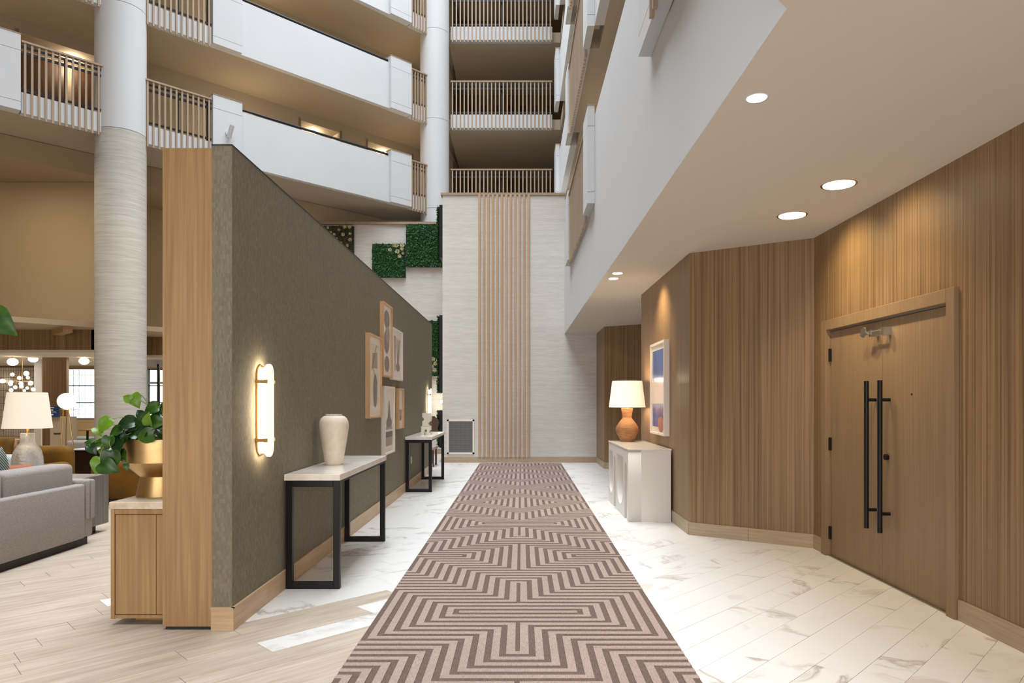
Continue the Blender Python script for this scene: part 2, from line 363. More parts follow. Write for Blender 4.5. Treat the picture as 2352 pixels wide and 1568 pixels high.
# ---- right wall in striped veneer
WR = [(2.95, -4), (2.95, 6.80), (1.88, 7.5), (1.88, 10.42), (2.95, 11.12), (2.95, 14.16), (1.88, 14.86), (1.88, 16.4)]
bm = bmesh.new()
DY0, DY1, DZ = 4.66, 6.48, 2.135
segbox(bm, (2.95, -4), (2.95, DY0 - .03), 0, 3.09, .12)
segbox(bm, (2.95, DY1 + .03), (2.95, 6.80), 0, 3.09, .12)
segbox(bm, (2.95, DY0 - .03), (2.95, DY1 + .03), DZ + .03, 3.09, .12)
for a, b in zip(WR[1:], WR[2:]): segbox(bm, a, b, 0, 3.09, .12)
box(bm, 3.012, 3.06, DY0 - .05, DY1 + .05, -.005, DZ + .06)  # unseen backing added so outside light cannot show through the door gaps
S('wall_right', bm, zeb)
def basetiles(par, pts, h, th, m, L=.6, z=0, side=1):
    for a, b in zip(pts, pts[1:]):
        d = Vector((b[0] - a[0], b[1] - a[1])); n = d.length; d.normalize(); k = max(1, round(n / L))
        nn = Vector((-d.y, d.x)) * th * side
        for i in range(k):
            g0 = .0015 if i else 0; g1 = .0015 if i < k - 1 else 0
            p0 = Vector(a) + d * (n * i / k + g0); p1 = Vector(a) + d * (n * (i + 1) / k - g1)
            b2 = bmesh.new(); prism(b2, [tuple(p0), tuple(p1), (p1.x + nn.x, p1.y + nn.y), (p0.x + nn.x, p0.y + nn.y)], z, h)
            O('tile', b2, m, par)
bb = S('baseboard_right', B((2.945, 2.955, -3.9, -3.85, 0, .13)), basetile)
basetiles(bb, [(2.95, .3), (2.95, 4.56)], .138, .014, basetile)
basetiles(bb, [(2.95, 6.60), (2.95, 6.80), (1.88, 7.5), (1.88, 10.42)], .138, .014, basetile)
basetiles(bb, [(2.95, 14.16), (1.88, 14.86), (1.88, 16.35)], .138, .014, basetile)
# ---- soffit ceiling of the low corridor, with the white upstand above it
bm = bmesh.new()
prism(bm, [(1.118, 2.835), (1.118, 16.4), (3.3, 16.4), (3.3, -4), (-5.7, -4)], 3.09, 3.14)
S('ceiling', bm, soffitwhite)
# ---- far wall block
bm = B((-1.81, 1.9, 16.35, 19.05, 0, 6.40))
farw = S('wall_far', bm, grass)
O('cap', B((-1.85, 1.13, 16.32, 16.6, 6.40, 6.455)), slatwood, farw)
for i in range(12):
    x = -.925 + i * .1069
    bevel(O('batten', B((x - .0285, x + .0285, 16.315, 16.352, .13, 6.40)), batten, farw), .004, 1)
bbf = S('baseboard_far', B((-1.83, -1.80, 16.33, 16.36, 0, .13)), basetile)
basetiles(bbf, [(1.88, 16.35), (-1.81, 16.35)], .135, .014, basetile, L=.9, side=1)
# ---- back wall on the left with planted panels
bw = S('wall_back', B((-9.0, -1.81, 19.05, 19.2, 0, 6.39)), grass)
O('cap', B((-9.0, -1.80, 18.98, 19.22, 6.39, 6.46)), slatwood, bw)
S('wall_back_upper', B((-9.5, -1.8, 20.6, 20.7, 6.0, 6.95)), tan)
S('baseboard_back', B((-9.0, -1.83, 19.035, 19.05, 0, .135)), basetile)
# ---- green partition
gw = S('wall_green', B((-1.955, -1.827, 4.36, 14.47, 0, 3.095)), greenwall)
O('top_trim', B((-1.958, -1.824, 4.357, 14.473, 3.095, 3.102)), blackrail, gw)
bg = S('baseboard_green', B((-1.955, -1.827, 4.352, 4.362, 0, .02)), basetile2)
basetiles(bg, [(-1.957, 4.348), (-1.813, 4.348)], .142, .012, basetile2, side=1)
basetiles(bg, [(-1.827, 4.3605), (-1.827, 14.47)], .142, .014, basetile2, side=-1)
O('top_lip', B((-1.827, -1.810, 4.34, 14.47, .142, .149), (-1.957, -1.81, 4.337, 4.36, .142, .149)), basetile2, bg)
pil = S('wall_green_end', B((-2.275, -1.957, 4.368, 4.462, .022, 3.082)), oak)
O('plinth', B((-2.26, -1.96, 4.38, 4.46, 0, .022)), plinth, pil)
# ---- atrium shell: levels, slabs, corridors
LV = [4.36 + 2.58 * n for n in range(6)]
def P45(s, d): v = M45 @ Vector((s, d, 0)); return (v.x, v.y)
for n in range(1, 6):
    z = LV[n]
    bm = bmesh.new()
    prism(bm, [P45(-3, .245), P45(12.62, .245), (-2.05, 23.9), P45(11, 3.5), P45(-3, 3.5)], z + .0, z + .30)
    S('ceiling_left_level', bm, corr)
    bm = bmesh.new(); prism(bm, [(-2.045, 20.245), (1.255, 20.245), (1.255, 23.69), (-2.045, 23.69)], z, z + .30)
    S('ceiling_centre_level', bm, corr)
for n in range(1, 6):
    z = LV[n]
    S('ceiling_right_level', B((1.26, 3.4, 2.8, 23.69, z, z + .30), (1.122, 1.26, 10.6, 13.9, z, z + .30)), corr)
# back walls of the galleries with doorway recesses on the left
ordn = {1: 'lowest', 2: 'second', 3: 'third', 4: 'fourth', 5: 'fifth'}; ord2 = ('first', 'second', 'third', 'fourth')
NI = [(-.4, .9), (2.75, 4.9), (9.15, 10.35), (11.3, 12.9)]
D0 = 2.015
for n in range(1, 6):
    z0, z1 = LV[n] + .3, LV[n + 1] if n < 5 else LV[n] + 2.58
    bm = bmesh.new(); s = -3.0
    for a, b in NI + [(14.6, 14.6)]:
        box(bm, s, a, D0, D0 + .12, z0, z1, M=M45); s = b
    for a, b in NI:
        box(bm, a, b, D0, D0 + .12, z0 + 2.03, z1, M=M45)        # header
        box(bm, a, b, D0 + .85, D0 + .95, z0, z0 + 2.1, M=M45)    # recess back
        box(bm, a - .08, a, D0, D0 + .9, z0, z0 + 2.1, M=M45); box(bm, b, b + .08, D0, D0 + .9, z0, z0 + 2.1, M=M45)
        box(bm, a - .08, b + .08, D0 + .121, D0 + .95, z0 + 2.03, z0 + 2.12, M=M45)
    S('wall_left_level', bm, corr)
    if n <= 3:
        for k, (a, b) in enumerate(NI):
            m0 = (a + b) / 2
            for dx in ((-.3, .3) if b - a > 2 else (0,)):
                dr = S('door_%d' % (n * 10 + k), B((m0 + dx * 1.6 - .42, m0 + dx * 1.6 + .42, D0 + .81, D0 + .85, z0, z0 + 1.95), M=M45), brown)
            c_ = M45 @ Vector((m0, D0 + .45, z0 + 1.95))
            light('recess_light', 'POINT', c_, 26, WARM, size=.06)
            lt = T('recessed_light', f'small lit warm downlight in the {ord2[k]} doorway recess from the left, {ordn[n]} left gallery up', 'light', c_, 'downlights in the gallery doorway recesses')
            b3 = bmesh.new(); lathe(b3, [(.07, c_.z + .06), (.075, c_.z + .078)], c_.x, c_.y, 20); O('trim_ring', b3, white, lt)
            b3 = bmesh.new(); lathe(b3, [(.055, c_.z + .052), (.055, c_.z + .06)], c_.x, c_.y, 20); O('lens', b3, glowspot, lt)
    # end galleries
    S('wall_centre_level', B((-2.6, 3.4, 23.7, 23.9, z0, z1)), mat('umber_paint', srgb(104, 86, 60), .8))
    S('wall_right_level', B((3.0, 3.1, 2.8, 23.9, z0, z1)), tan)
    for s_, en in ((7.4, 30), (1.2, 14), (12.0, 14)):
        light('gallery_wall_light', 'POINT', M45 @ Vector((s_, 1.45, z0 + .95)), en, WARM, size=.12)
    for y_ in (8, 12.3, 17):
        light('gallery_wall_light', 'POINT', (2.2, y_, z0 + 1.7), 12, WARM, size=.12)
S('wall_right_level', B((3.0, 3.1, 2.8, 23.9, 4.4, 6.94)), tan)
for y_ in (8, 12.3, 17): light('gallery_wall_light', 'POINT', (2.2, y_, 6.2), 12, WARM, size=.12)
# doors in the centre gallery
for n in range(1, 4):
    for k in range(7):
        x = -1.75 + k * .45
        S('trim_%d' % (n * 10 + k), B((x, x + .22, 23.66, 23.7, LV[n] + .3, LV[n] + 2.2)), brown)
# double-height lobby on the left
bm = bmesh.new(); prism(bm, [P45(-4, 1.66), P45(13.2, 1.66), P45(13.2, 6.0), P45(-4, 9)], 6.46, 6.93)
S('ceiling_lobby', bm, tandark)
bm = bmesh.new()
segbox(bm, (-17, 15.2), (-11.6, 15.56), 2.9, 6.455, -.15); segbox(bm, (-11.6, 15.56), (-9.63, 15.56), 2.9, 6.455, -.15)
segbox(bm, (-9.632, 15.565), (-9.63, 17.5), 2.9, 6.46, -.14); segbox(bm, (-9.63, 17.5), (-8.1, 19.03), 2.9, 6.46, -.15)
S('wall_lobby', bm, tan)
bm = bmesh.new()
cl = lambda c, x: (x, x + c)
prism(bm, [cl(24.0, -17), cl(24.0, -5.4), cl(26.6, -7.6), cl(31, -17)], 3.07, 3.18)
S('trim_1', bm, tandark)
bm = bmesh.new()
segbox(bm, (-17, 15.3), (-9.45, 15.3), 2.62, 3.07, -.12); segbox(bm, (-9.45, 15.3), (-9.45, 17.0), 2.62, 3.07, -.12); segbox(bm, (-9.45, 17.0), (-7.5, 17.2), 2.62, 3.07, -.12)
S('wall_bulkhead', bm, zeb)
S('ceiling_cafe', B((-18, -9.2, 15.3, 21.1, 2.56, 2.62), (-9.2, -7.4, 17.05, 21.1, 2.56, 2.62)), soffitwhite)
be = tag(O('ceiling_beam', B((-.09, .09, 0, .98, 2.94, 3.069), M=Matrix.Translation((-9.62, 14.58, 0)) @ Matrix.Rotation(R(45), 4, 'Z')), oak), 'short pale wooden beam end under the lobby ledge', 'beam')
# cafe back wall (window openings)
S('wall_cafe', B((-18, -14.75, 21, 21.15, 0, 2.6), (-14.55, -13.86, 21, 21.15, 0, .9), (-12.1, -11.95, 21, 21.15, 0, 2.6), (-9.0, -7.4, 21, 21.15, 0, 2.6),
    (-14.75, -7.4, 21, 21.15, 0, .93), (-14.75, -7.4, 21, 21.15, 2.46, 2.6), (-7.5, -7.35, 17, 21.1, 0, 2.6)), tan)
O('tiled_panel', B((-18, -14.62, 20.9, 21, 0, 2.5)), cafetile, bpy.data.objects['wall_cafe'])
# outer shell behind and around the viewer
S('wall_front', B((-18, 3.2, -4.2, -4.0, 0, 17)), tan)
S('wall_left', B((-18.2, -18, -4.2, 26, 0, 17)), tan)
S('wall_outer', B((3.3, 3.5, -4.2, 26, 3.0, 17), (-18, -7.3, 26, 26.2, 2.7, 17), (-7.3, 3.5, 24, 24.2, 0, 17)), tan)
S('ceiling_roof', B((-18, 3.5, -4.2, 26.2, 17, 17.2)), white)
S('wall_corner_upper', B((-4.2, 1.13, -3.9, -3.8, 3.2, 6)), white)
# ================================================================== BALCONIES
def groove_pier(par, M, s0, s1, z, d=.0, deep=.243):
    h = 1.43
    z -= .012
    for nm, a, b in (('pier', z, z + .16), ('pier', z + .168, z + 1.12), ('pier', z + 1.128, z + h)):
        O(nm, B((s0, s1, d, d + deep, a, b), M=M), white, par)
    O('pier_core', B((s0 + .01, s1 - .01, d + .01, d + deep - .01, z + .02, z + h - .02), M=M), tandark, par)
    O('cap', B((s0 - .01, s1 + .01, d - .01, d + deep + .01, z + h, z + h + .012), M=M), slatwood, par)
slatcache = {}
def railing(M, s0, s1, n, z, label, group, d=0., fas=(.0, .0), top=1.29, wide=.037, fb=.24):
    base = M @ Vector(((s0 + s1) / 2, d, z))
    t = T('balcony_railing', label, 'railing', base, group)
    key = ('slat', round(top, 3))
    for i in range(n):
        s = s0 + (s1 - s0) * (i + .5) / n
        o = O('slat', B((s - wide / 2, s + wide / 2, d, d + .035, z - .10, z + top), M=M), slatwood, t)
    O('top_rail', B((s0, s1, d - .015, d + .09, z + top, z + top + .035), M=M), slatwood, t)
    for nm, a, b in (('lower_rail', .40, .44), ('upper_rail', 1.205, 1.245), ('middle_rail', 1.09, 1.14)):
        O(nm, B((s0, s1, d + .036, d + .062, z + a, z + b), M=M), blackrail, t)
    for s in (s0 + .06, (s0 + s1) / 2, s1 - .06):
        O('post', B((s - .015, s + .02, d + .10, d + .14, z + .3, z + 1.24), M=M), blackrail, t)
    O('fascia', B((s0 - fas[0], s1 + fas[1], d + .036, fb, z - .03, z + .36), M=M), white, t)
    return t
ordn = {1: 'lowest', 2: 'second', 3: 'third', 4: 'fourth', 5: 'fifth'}
def solid(M, s0, s1, z, label, group, d=.1, handrail=True):
    t = T('balcony_parapet', label, 'parapet', M @ Vector(((s0 + s1) / 2, d, z)), group)
    O('panel', B((s0 + .001, s1 - .001, d, d + .14, z - .005, z + 1.25), M=M), white, t)
    O('edge_cap', B((s0 + .012, s1 - .012, d + .03, d + .16, z + 1.25, z + 1.262), M=M), slatwood, t)
    bm = bmesh.new(); tube(bm, [M @ Vector((s0 + .012, d + .05, z + 1.315)), M @ Vector((s1 - .012, d + .05, z + 1.315))], .03, 10); O('handrail', bm, blackrail, t, smooth=40)
    return t
for n in range(1, 5):
    z = LV[n]; od = ordn[n]
    for s0, s1, wh in ((1.8, 2.46, 'leftmost'), (5.99, 6.65, 'beside the round column'), (10.75, 11.44, 'beside the far round column')):
        t = T('balcony_pier', f'white grooved balcony pier {wh}, {od} gallery up on the left', 'pier', M45 @ Vector(((s0 + s1) / 2, 0, z)), 'white piers of the left galleries')
        groove_pier(t, M45, s0, s1, z)
    railing(M45, 2.48, 3.92, 13, z, f'slatted tan railing left of the near round column, {od} gallery up', 'slatted railings of the left galleries', d=.04, fas=(.0, .06))
    railing(M45, 4.60, 5.98, 12, z, f'slatted tan railing right of the near round column, {od} gallery up', 'slatted railings of the left galleries', d=.04, fas=(.07, .0))
    railing(M45, 11.45, 12.22, 8, z, f'narrow slatted tan railing in front of the far column, {od} gallery up', 'slatted railings of the left galleries', d=.04)
    solid(M45, 6.65, 10.75, z, f'long white solid parapet with black handrail, {od} gallery up on the left', 'white parapets of the left galleries')
    solid(M45, -2.8, 1.8, z, f'white solid parapet past the left end of the {od} left gallery', 'white parapets of the left galleries')
    railing(MC, -1.98, 1.0, 26, z, f'slatted tan railing facing the corridor, {od} gallery at the centre', 'slatted railings of the centre galleries', top=1.30)
for n in range(0, 5):
    z = LV[n]; od = ordn[n + 1]
    for y0, y1, wh in ((5.05, 5.72, 'nearest'), (9.94, 10.6, 'second'), (13.9, 14.58, 'third'), (18.3, 19.0, 'farthest')):
        t = T('balcony_pier', f'white grooved pier, {wh} along the right facade, {od} gallery up', 'pier', (1.05, y0, z), 'white piers of the right galleries')
        groove_pier(t, MR, -y1, -y0, z, deep=.106)
    railing(MR, -13.9, -10.6, 29, z, f'slatted taupe railing between second and third piers, {od} right gallery', 'slatted railings of the right galleries', d=.03, fb=.11)
    if n < 2: railing(MR, -5.04, -3.0, 17, z, f'slatted taupe railing before the nearest pier, {od} right gallery', 'slatted railings of the right galleries', d=-.05, fb=.10)
    if n > 0:
        solid(MR, -9.94, -5.72, z, f'near white parapet of the {od} right gallery', 'white parapets of the right galleries', d=.108)
        S('wall_parapet_near', B((1.09, 1.25, 2.83, 5.05, z, z + 1.26)), white)
    solid(MR, -18.3, -14.58, z, f'far white parapet of the {od} right gallery', 'white parapets of the right galleries', d=.108)
# tall white facade under the first right gallery
S('wall_facade', B((1.116, 1.25, 2.83, 9.94, 3.092, 5.63), (1.116, 1.25, 9.94, 16.6, 3.092, 4.36), (1.116, 1.25, 16.6, 24, 3.092, 4.6)), white)
bm = bmesh.new(); segbox(bm, (1.116, 2.83), (-5.7, -3.986), 3.142, 5.63, -.12); S('wall_facade_corner', bm, white)
tag(O('facade_rail_cap', B((1.14, 1.24, 2.9, 9.9, 5.63, 5.645))  , slatwood), 'thin tan cap along the top of the near white facade', 'cap')
# round columns
def column(cx, cy, r, label, lower):
    t = T('round_column', label, 'column', (cx, cy, 0))
    def cyl(nm, z0, z1, m, rr_):
        bm = bmesh.new(); lathe(bm, [(rr_, z0), (rr_, z1)], cx, cy, 64); O(nm, bm, m, t, smooth=30)
    cyl('lower_shaft', 0, LV[1] + .07, lower, r)
    for n in range(1, 5):
        cyl('joint', LV[n] + .06, LV[n] + .09, plinth, r - .008)
        cyl('shaft', LV[n] + .08, LV[n] + .07 + 2.58, white, r)
    return t
column(*P45(4.22, .30), .475, 'thick round column wrapped in pale grasscloth below, white above, in the lobby', grasscol)
column(-2.44, 19.98, .42, 'round white column beside the centre galleries', white)
# small spotlights on the piers
for s, lb in ((6.32, 'small white cylinder spotlight on the balcony pier beside the partition'), (2.0, 'small white cylinder spotlight on the pier at the left edge')):
    c_ = M45 @ Vector((s, 0, LV[1] + .62)); t = T('spotlight', lb, 'spotlight', c_)
    nv = Vector((q2, -q2, 0))
    bm = bmesh.new(); tube(bm, [c_, c_ + nv * .03], .06, 16); O('mount', bm, white, t, smooth=40)
    bm = bmesh.new(); tube(bm, [c_ + nv * .10 + Vector((-.02, 0, -.12)), c_ + nv * .16 + Vector((.03, 0, .14))], .05, 16); O('head', bm, white, t, smooth=40)
    bm = bmesh.new(); tube(bm, [c_ + nv * .02, c_ + nv * .12], .018, 8); O('arm', bm, white, t)
# ================================================================== DOWNLIGHTS in the low ceiling
for x, y, r, en, lb, spt in ((1.281, 3.665, .048, 60, 'lit downlight nearest the facade corner', 95), (2.41, 5.13, .11, 90, 'lit downlight in front of the double door', 110),
        (2.40, 5.98, .11, 90, 'lit downlight above the hinge side of the double door', 110), (1.262, 8.67, .06, 40, 'nearer of the two small lit downlights above the console', 80), (1.263, 9.04, .06, 40, 'farther of the two small lit downlights above the console', 80)):
    t = T('downlight', lb, 'downlight', (x, y, 3.09))
    bm = bmesh.new(); lathe(bm, [(r, 3.09), (r + .016, 3.086), (r + .018, 3.0895)], x, y, 40, cap=False); O('trim_ring', bm, brassp if r > .1 else white, t, smooth=True)
    bm = bmesh.new(); lathe(bm, [(r, 3.084), (r, 3.0885)], x, y, 40); O('lens', bm, glowspot, t)
    light('downlight_beam', 'SPOT', (x, y, 3.07), en * .54, (1., .84, .64), size=.05, spot=spt, blend=.7)
for y in (1.2, 2.6):
    light('downlight_beam', 'SPOT', (2.3, y, 3.07), 52, (1., .84, .64), size=.05, spot=120, blend=.8)
light('picture_light', 'SPOT', (1.50, 8.85, 3.06), 70, (1., .81, .48), rot=(0, R(-25), 0), size=.04, spot=105, blend=1.)
light('wall_washer', 'SPOT', (2.41, 5.98, 3.07), 62, (1., .81, .46), rot=(0, R(-38), 0), size=.04, spot=110, blend=1.)
light('wall_washer', 'SPOT', (2.41, 5.13, 3.07), 40, (1., .81, .46), rot=(0, R(-38), 0), size=.04, spot=110, blend=1.)
# ================================================================== DOUBLE DOOR
d1 = T('door_1', 'wide oak veneer double door with long black pull bars in the striped wall', 'door', (2.95, 5.56, 0)); d1['kind'] = 'structure'; del d1['category']; del d1['label']
bevel(O('frame', B((2.918, 3.0, DY1, DY1 + .10, 0, DZ + .095)), oakflat, d1), .003, 1)
bevel(O('frame', B((2.918, 3.0, DY0 - .09, DY0, 0, DZ + .095)), oakflat, d1), .003, 1)
bevel(O('frame', B((2.918, 3.0, DY0, DY1, DZ, DZ + .095)), oakflat, d1), .003, 1)
O('stop_strip', B((2.955, 2.965, DY0, DY1, DZ - .012, DZ)), chrome, d1)
lf = bevel(O('leaf', B((2.965, 3.01, 5.5575, DY1 - .003, .008, DZ - .014)), oakflat, d1), .002, 1)
rf = bevel(O('leaf', B((2.965, 3.01, DY0 + .003, 5.5525, .008, DZ - .014)), oakflat, d1), .002, 1)
O('threshold', B((2.94, 3.02, DY0, DY1, 0, .008)), chrome, d1)
for par, y in ((lf, DY1 - .005), (rf, DY0 + .004)):
    for z in (1.90, 1.06, .22):
        b2 = B((2.945, 2.968, y - .022, y + .012, z - .06, z + .06)); O('hinge', b2, dark, par)
for par, y in ((lf, 5.655), (rf, 5.445)):
    bm = bmesh.new(); tube(bm, [(2.885, y, .413), (2.885, y, 1.63)], .0185, 16)
    h = O('pull_bar', bm, dark, par, smooth=40)
    bm = bmesh.new()
    for z in (1.475, .565): tube(bm, [(2.885, y, z), (2.966, y, z)], .014, 12)
    O('pull_mount', bm, dark, par, smooth=40)
bm = bmesh.new(); tube(bm, [(2.94, 5.475, 1.015), (2.966, 5.475, 1.015)], .024, 20); O('lock', bm, dark, rf, smooth=40)
bm = bmesh.new(); tube(bm, [(2.962, 5.14, 1.515), (2.967, 5.14, 1.515)], .008, 12); O('peephole', bm, dark, rf)
bm = B((2.90, 2.966, 5.60, 5.645, 1.995, 2.05)); tube(bm, [(2.89, 5.63, 2.02), (2.89, 5.76, 2.02)], .008, 10)
tube(bm, [(2.885, 5.72, 2.03), (2.895, 5.72, 2.03)], .035, 20); tube(bm, [(2.875, 5.69, 2.045), (2.885, 5.69, 2.045)], .035, 20); O('latch', bm, chrome, lf, smooth=40)
bm = B((2.90, 2.966, 5.42, 5.465, 1.99, 2.055)); tube(bm, [(2.905, 5.46, 2.03), (2.905, 5.60, 2.03)], .008, 10); O('latch_arm', bm, chrome, rf)
# ================================================================== RUG
p = .0853; YA = 4.705; hd = .228
seg = set()
lines = []
def curve(k):
    if k <= 2: return [(0, k + .5), (5 + k, k + .5), (5 + k, 0)]
    if k <= 6: return [(0, k + 6.5), (k - 2, k + 6.5), (k - 2, k + .5), (5 + k, k + .5), (5 + k, 0)]
    if k == 7: return [(0, 13.5), (5, 13.5), (5, 7.5), (11.3, 7.5)]
    return [(k - 7, 20), (k - 7, k + 6.5), (k - 2, k + 6.5), (k - 2, k + .5), (11.3, k + .5)]
for k in range(14):
    pts = curve(k)
    if k == 13: pts = [(6, 20), (6, 19.5), (11, 19.5), (11, 13.5)]
    lines += list(zip(pts, pts[1:]))
lines += [((0, 2.5), (0, 8.5)), ((0, 13.5), (0, 20))]
ls = []
for (a, b), (c, d) in lines: ls.append((min(a, c), min(b, d), max(a, c), max(b, d)))
def isdark(u, v):
    u = abs(u); v = abs((v + 20) % 40 - 20)
    for a, b, c, d in ls:
        h = hd * (.72 if (a == c == 0) else 1)
        if a - hd <= u <= c + hd and b - hd <= v <= d + hd:
            if a == c == 0 and u > h: continue
            return True
    return False
us = sorted({s * x for i in range(12) for x in (i - hd, i + hd) for s in (1, -1)} | {.72 * hd, -.72 * hd}); us = [u for u in us if -11.3 <= u <= 11.3]
vs_ = []
v = -int((YA - 1.2) / p)
while YA + v * p < 16.18: vs_ += [v - .5 - hd, v - .5 + hd, v - .02, v + .02]; v += 1
vs_ = sorted(vs_)
bm = bmesh.new(); H = {True: .009, False: .0135}
def rp(u, v, z):
    y = YA + v * p; return (u * p + (-.0145 + (y - 3.54) * .0048) + .009, y, z)
grid = [[isdark((us[i] + us[i + 1]) / 2, (vs_[j] + vs_[j + 1]) / 2) for j in range(len(vs_) - 1)] for i in range(len(us) - 1)]
for i in range(len(us) - 1):
    for j in range(len(vs_) - 1):
        dk = grid[i][j]; z = H[dk]
        f = bm.faces.new([bm.verts.new(rp(*q_, z)) for q_ in ((us[i], vs_[j]), (us[i + 1], vs_[j]), (us[i + 1], vs_[j + 1]), (us[i], vs_[j + 1]))]); f.material_index = int(dk)
        if i + 1 < len(us) - 1 and grid[i + 1][j] != dk:
            f = bm.faces.new([bm.verts.new(rp(us[i + 1], vv, zz)) for vv, zz in ((vs_[j], .009), (vs_[j + 1], .009), (vs_[j + 1], .0135), (vs_[j], .0135))])
        if j + 1 < len(vs_) - 1 and grid[i][j + 1] != dk:
            f = bm.faces.new([bm.verts.new(rp(uu, vs_[j + 1], zz)) for uu, zz in ((us[i], .009), (us[i + 1], .009), (us[i + 1], .0135), (us[i], .0135))])
a_, b_, c_, d_ = rp(us[0], vs_[0], .009), rp(us[-1], vs_[0], .009), rp(us[-1], vs_[-1], .009), rp(us[0], vs_[-1], .009)
for e0, e1 in ((a_, b_), (b_, c_), (c_, d_), (d_, a_)):
    f = bm.faces.new([bm.verts.new(q_) for q_ in ((e0[0], e0[1], .0005), (e1[0], e1[1], .0005), e1, e0)]); f.material_index = 1
tag(O('runner_rug', bm, [rugL, rugD]), 'long taupe runner rug with carved nested maze stripes down the corridor', 'rug')
# ================================================================== CONSOLES ON THE GREEN WALL
def console(y0, y1, label):
    t = T('console_table', label, 'console table', (-1.6, (y0 + y1) / 2, 0), 'stone topped consoles along the green wall')
    bevel(O('stone_top', B((-1.822, -1.385, y0 - .01, y1 + .01, .845, .893)), slabstone, t), .003, 2)
    bk = .05; x0, x1 = -1.812, -1.392
    for yy in (y0, y1 - bk):
        bm = bmesh.new()
        box(bm, x0, x0 + bk, yy, yy + bk, 0, .845); box(bm, x1 - bk, x1, yy, yy + bk, 0, .845)
        box(bm, x0 + bk, x1 - bk, yy, yy + bk, 0, bk); box(bm, x0 + bk, x1 - bk, yy, yy + bk, .845 - bk, .845)
        bevel(O('leg_frame', bm, dark, t), .002, 1)
    O('side_rail', B((x1 - bk, x1, y0 + bk, y1 - bk, .825, .845)), dark, t); O('side_rail', B((x0, x0 + bk, y0 + bk, y1 - bk, .825, .845)), dark, t)
    return t
console(5.32, 7.17, 'black framed console with stone top carrying the cream vase')
console(11.0, 12.86, 'far black framed console with stone top carrying the cream block sculpture')
bm = bmesh.new()
R0 = .131; zb_ = .894
prof = [(.0, .0), (.56, .0), (.60, .02), (.68, .15), (.78, .32), (.88, .50), (.96, .65), (1.0, .76), (.97, .85), (.86, .92), (.70, .96), (.56, .972), (.53, .983), (.57, .995), (.59, 1.0), (.54, .99), (.50, .96), (.48, .90), (.0, .88)]
lathe(bm, [(max(r * R0, .0005), zb_ + h * .452) for r, h in prof], -1.662, 6.16, 56)
tag(O('vase', bm, ceram, smooth=50), 'large cream shouldered ceramic vase on the nearer black console', 'vase')
# block sculpture
t = T('block_sculpture', 'cream stacked block sculpture with arched cut-outs on the far console', 'sculpture', (-1.58, 11.7, .894))
def arc(cx, cy, r, a0, a1, n=10): return [(cx + r * math.cos(R(a0 + (a1 - a0) * i / n)), cy + r * math.sin(R(a0 + (a1 - a0) * i / n))) for i in range(n + 1)]
MS = Matrix(((1, 0, 0, -1.655), (0, 0, -1, 11.7), (0, 1, 0, .894), (0, 0, 0, 1)))
low = [(0, 0), (.055, 0), (.055, .07)] + arc(.078, .07, .023, 180, 0, 8) + [(.101, 0), (.165, 0), (.165, .025)] + arc(.165, .055, .028, 270, 90, 8) + [(.165, .145), (0, .145)]
O('lower_block', loopbm(low, [], .12, MS), cream, t)
up = [(.02, .148), (.16, .148)] + arc(.165, .19, .04, 270, 90, 8) + [(.165, .37), (.02, .37), (.02, .30)] + arc(.02, .265, .03, 90, -90, 8) + [(.02, .23)]
O('upper_block', loopbm(up, [], .12, MS), cream, t)
# wall outlet
o = tag(O('wall_outlet', B((-1.827, -1.822, 11.63, 11.71, .40, .52))  , framewhite), 'small white socket plate low on the green wall behind the far console', 'outlet')
# ================================================================== SCONCES
def capsule(y0, y1, z0, z1, n=12):
    r = (y1 - y0) / 2; cy = (y0 + y1) / 2
    return arc(cy, z1 - r, r, 0, 180, n) + arc(cy, z0 + r, r, 180, 360, n)
MX = lambda x: Matrix(((0, 0, 1, x), (1, 0, 0, 0), (0, 1, 0, 0), (0, 0, 0, 1)))
for y0, lb in ((4.756, 'near frosted capsule wall sconce with brass brackets on the green wall'), (13.72, 'far frosted capsule wall sconce at the end of the green wall')):
    y1 = y0 + .145; t = T('wall_sconce', lb, 'sconce', (-1.827, y0 + .07, 1.07))
    O('back_plate', loopbm(capsule(y0, y1, 1.078, 1.718), [], .012, MX(-1.82)), brassp, t)
    bevel(O('inner_diffuser', loopbm(capsule(y0 + .015, y1 - .015, 1.095, 1.70), [], .018, MX(-1.805)), glowwhite, t), .005, 2)
    bevel(O('front_diffuser', loopbm(capsule(y0, y1, 1.07, 1.726), [], .02, MX(-1.762)), mat('frosted_front_glass', (1, .97, .9), .3, emit=(1., .93, .80), es=.75), t), .008, 3)
    for z in (1.60, 1.19):
        O('bracket', B((-1.827, -1.745, y0 - .012, y0 - .002, z - .012, z + .012), (-1.827, -1.745, y1 + .002, y1 + .012, z - .012, z + .012), (-1.795, -1.785, y0 - .01, y1 + .01, z - .012, z + .012)), brassp, t)
    light('sconce_glow', 'AREA', (-1.785, y0 + .072, 1.4), 9, SOFTW, rot=(0, R(90), 0), size=.6, size_y=.1)
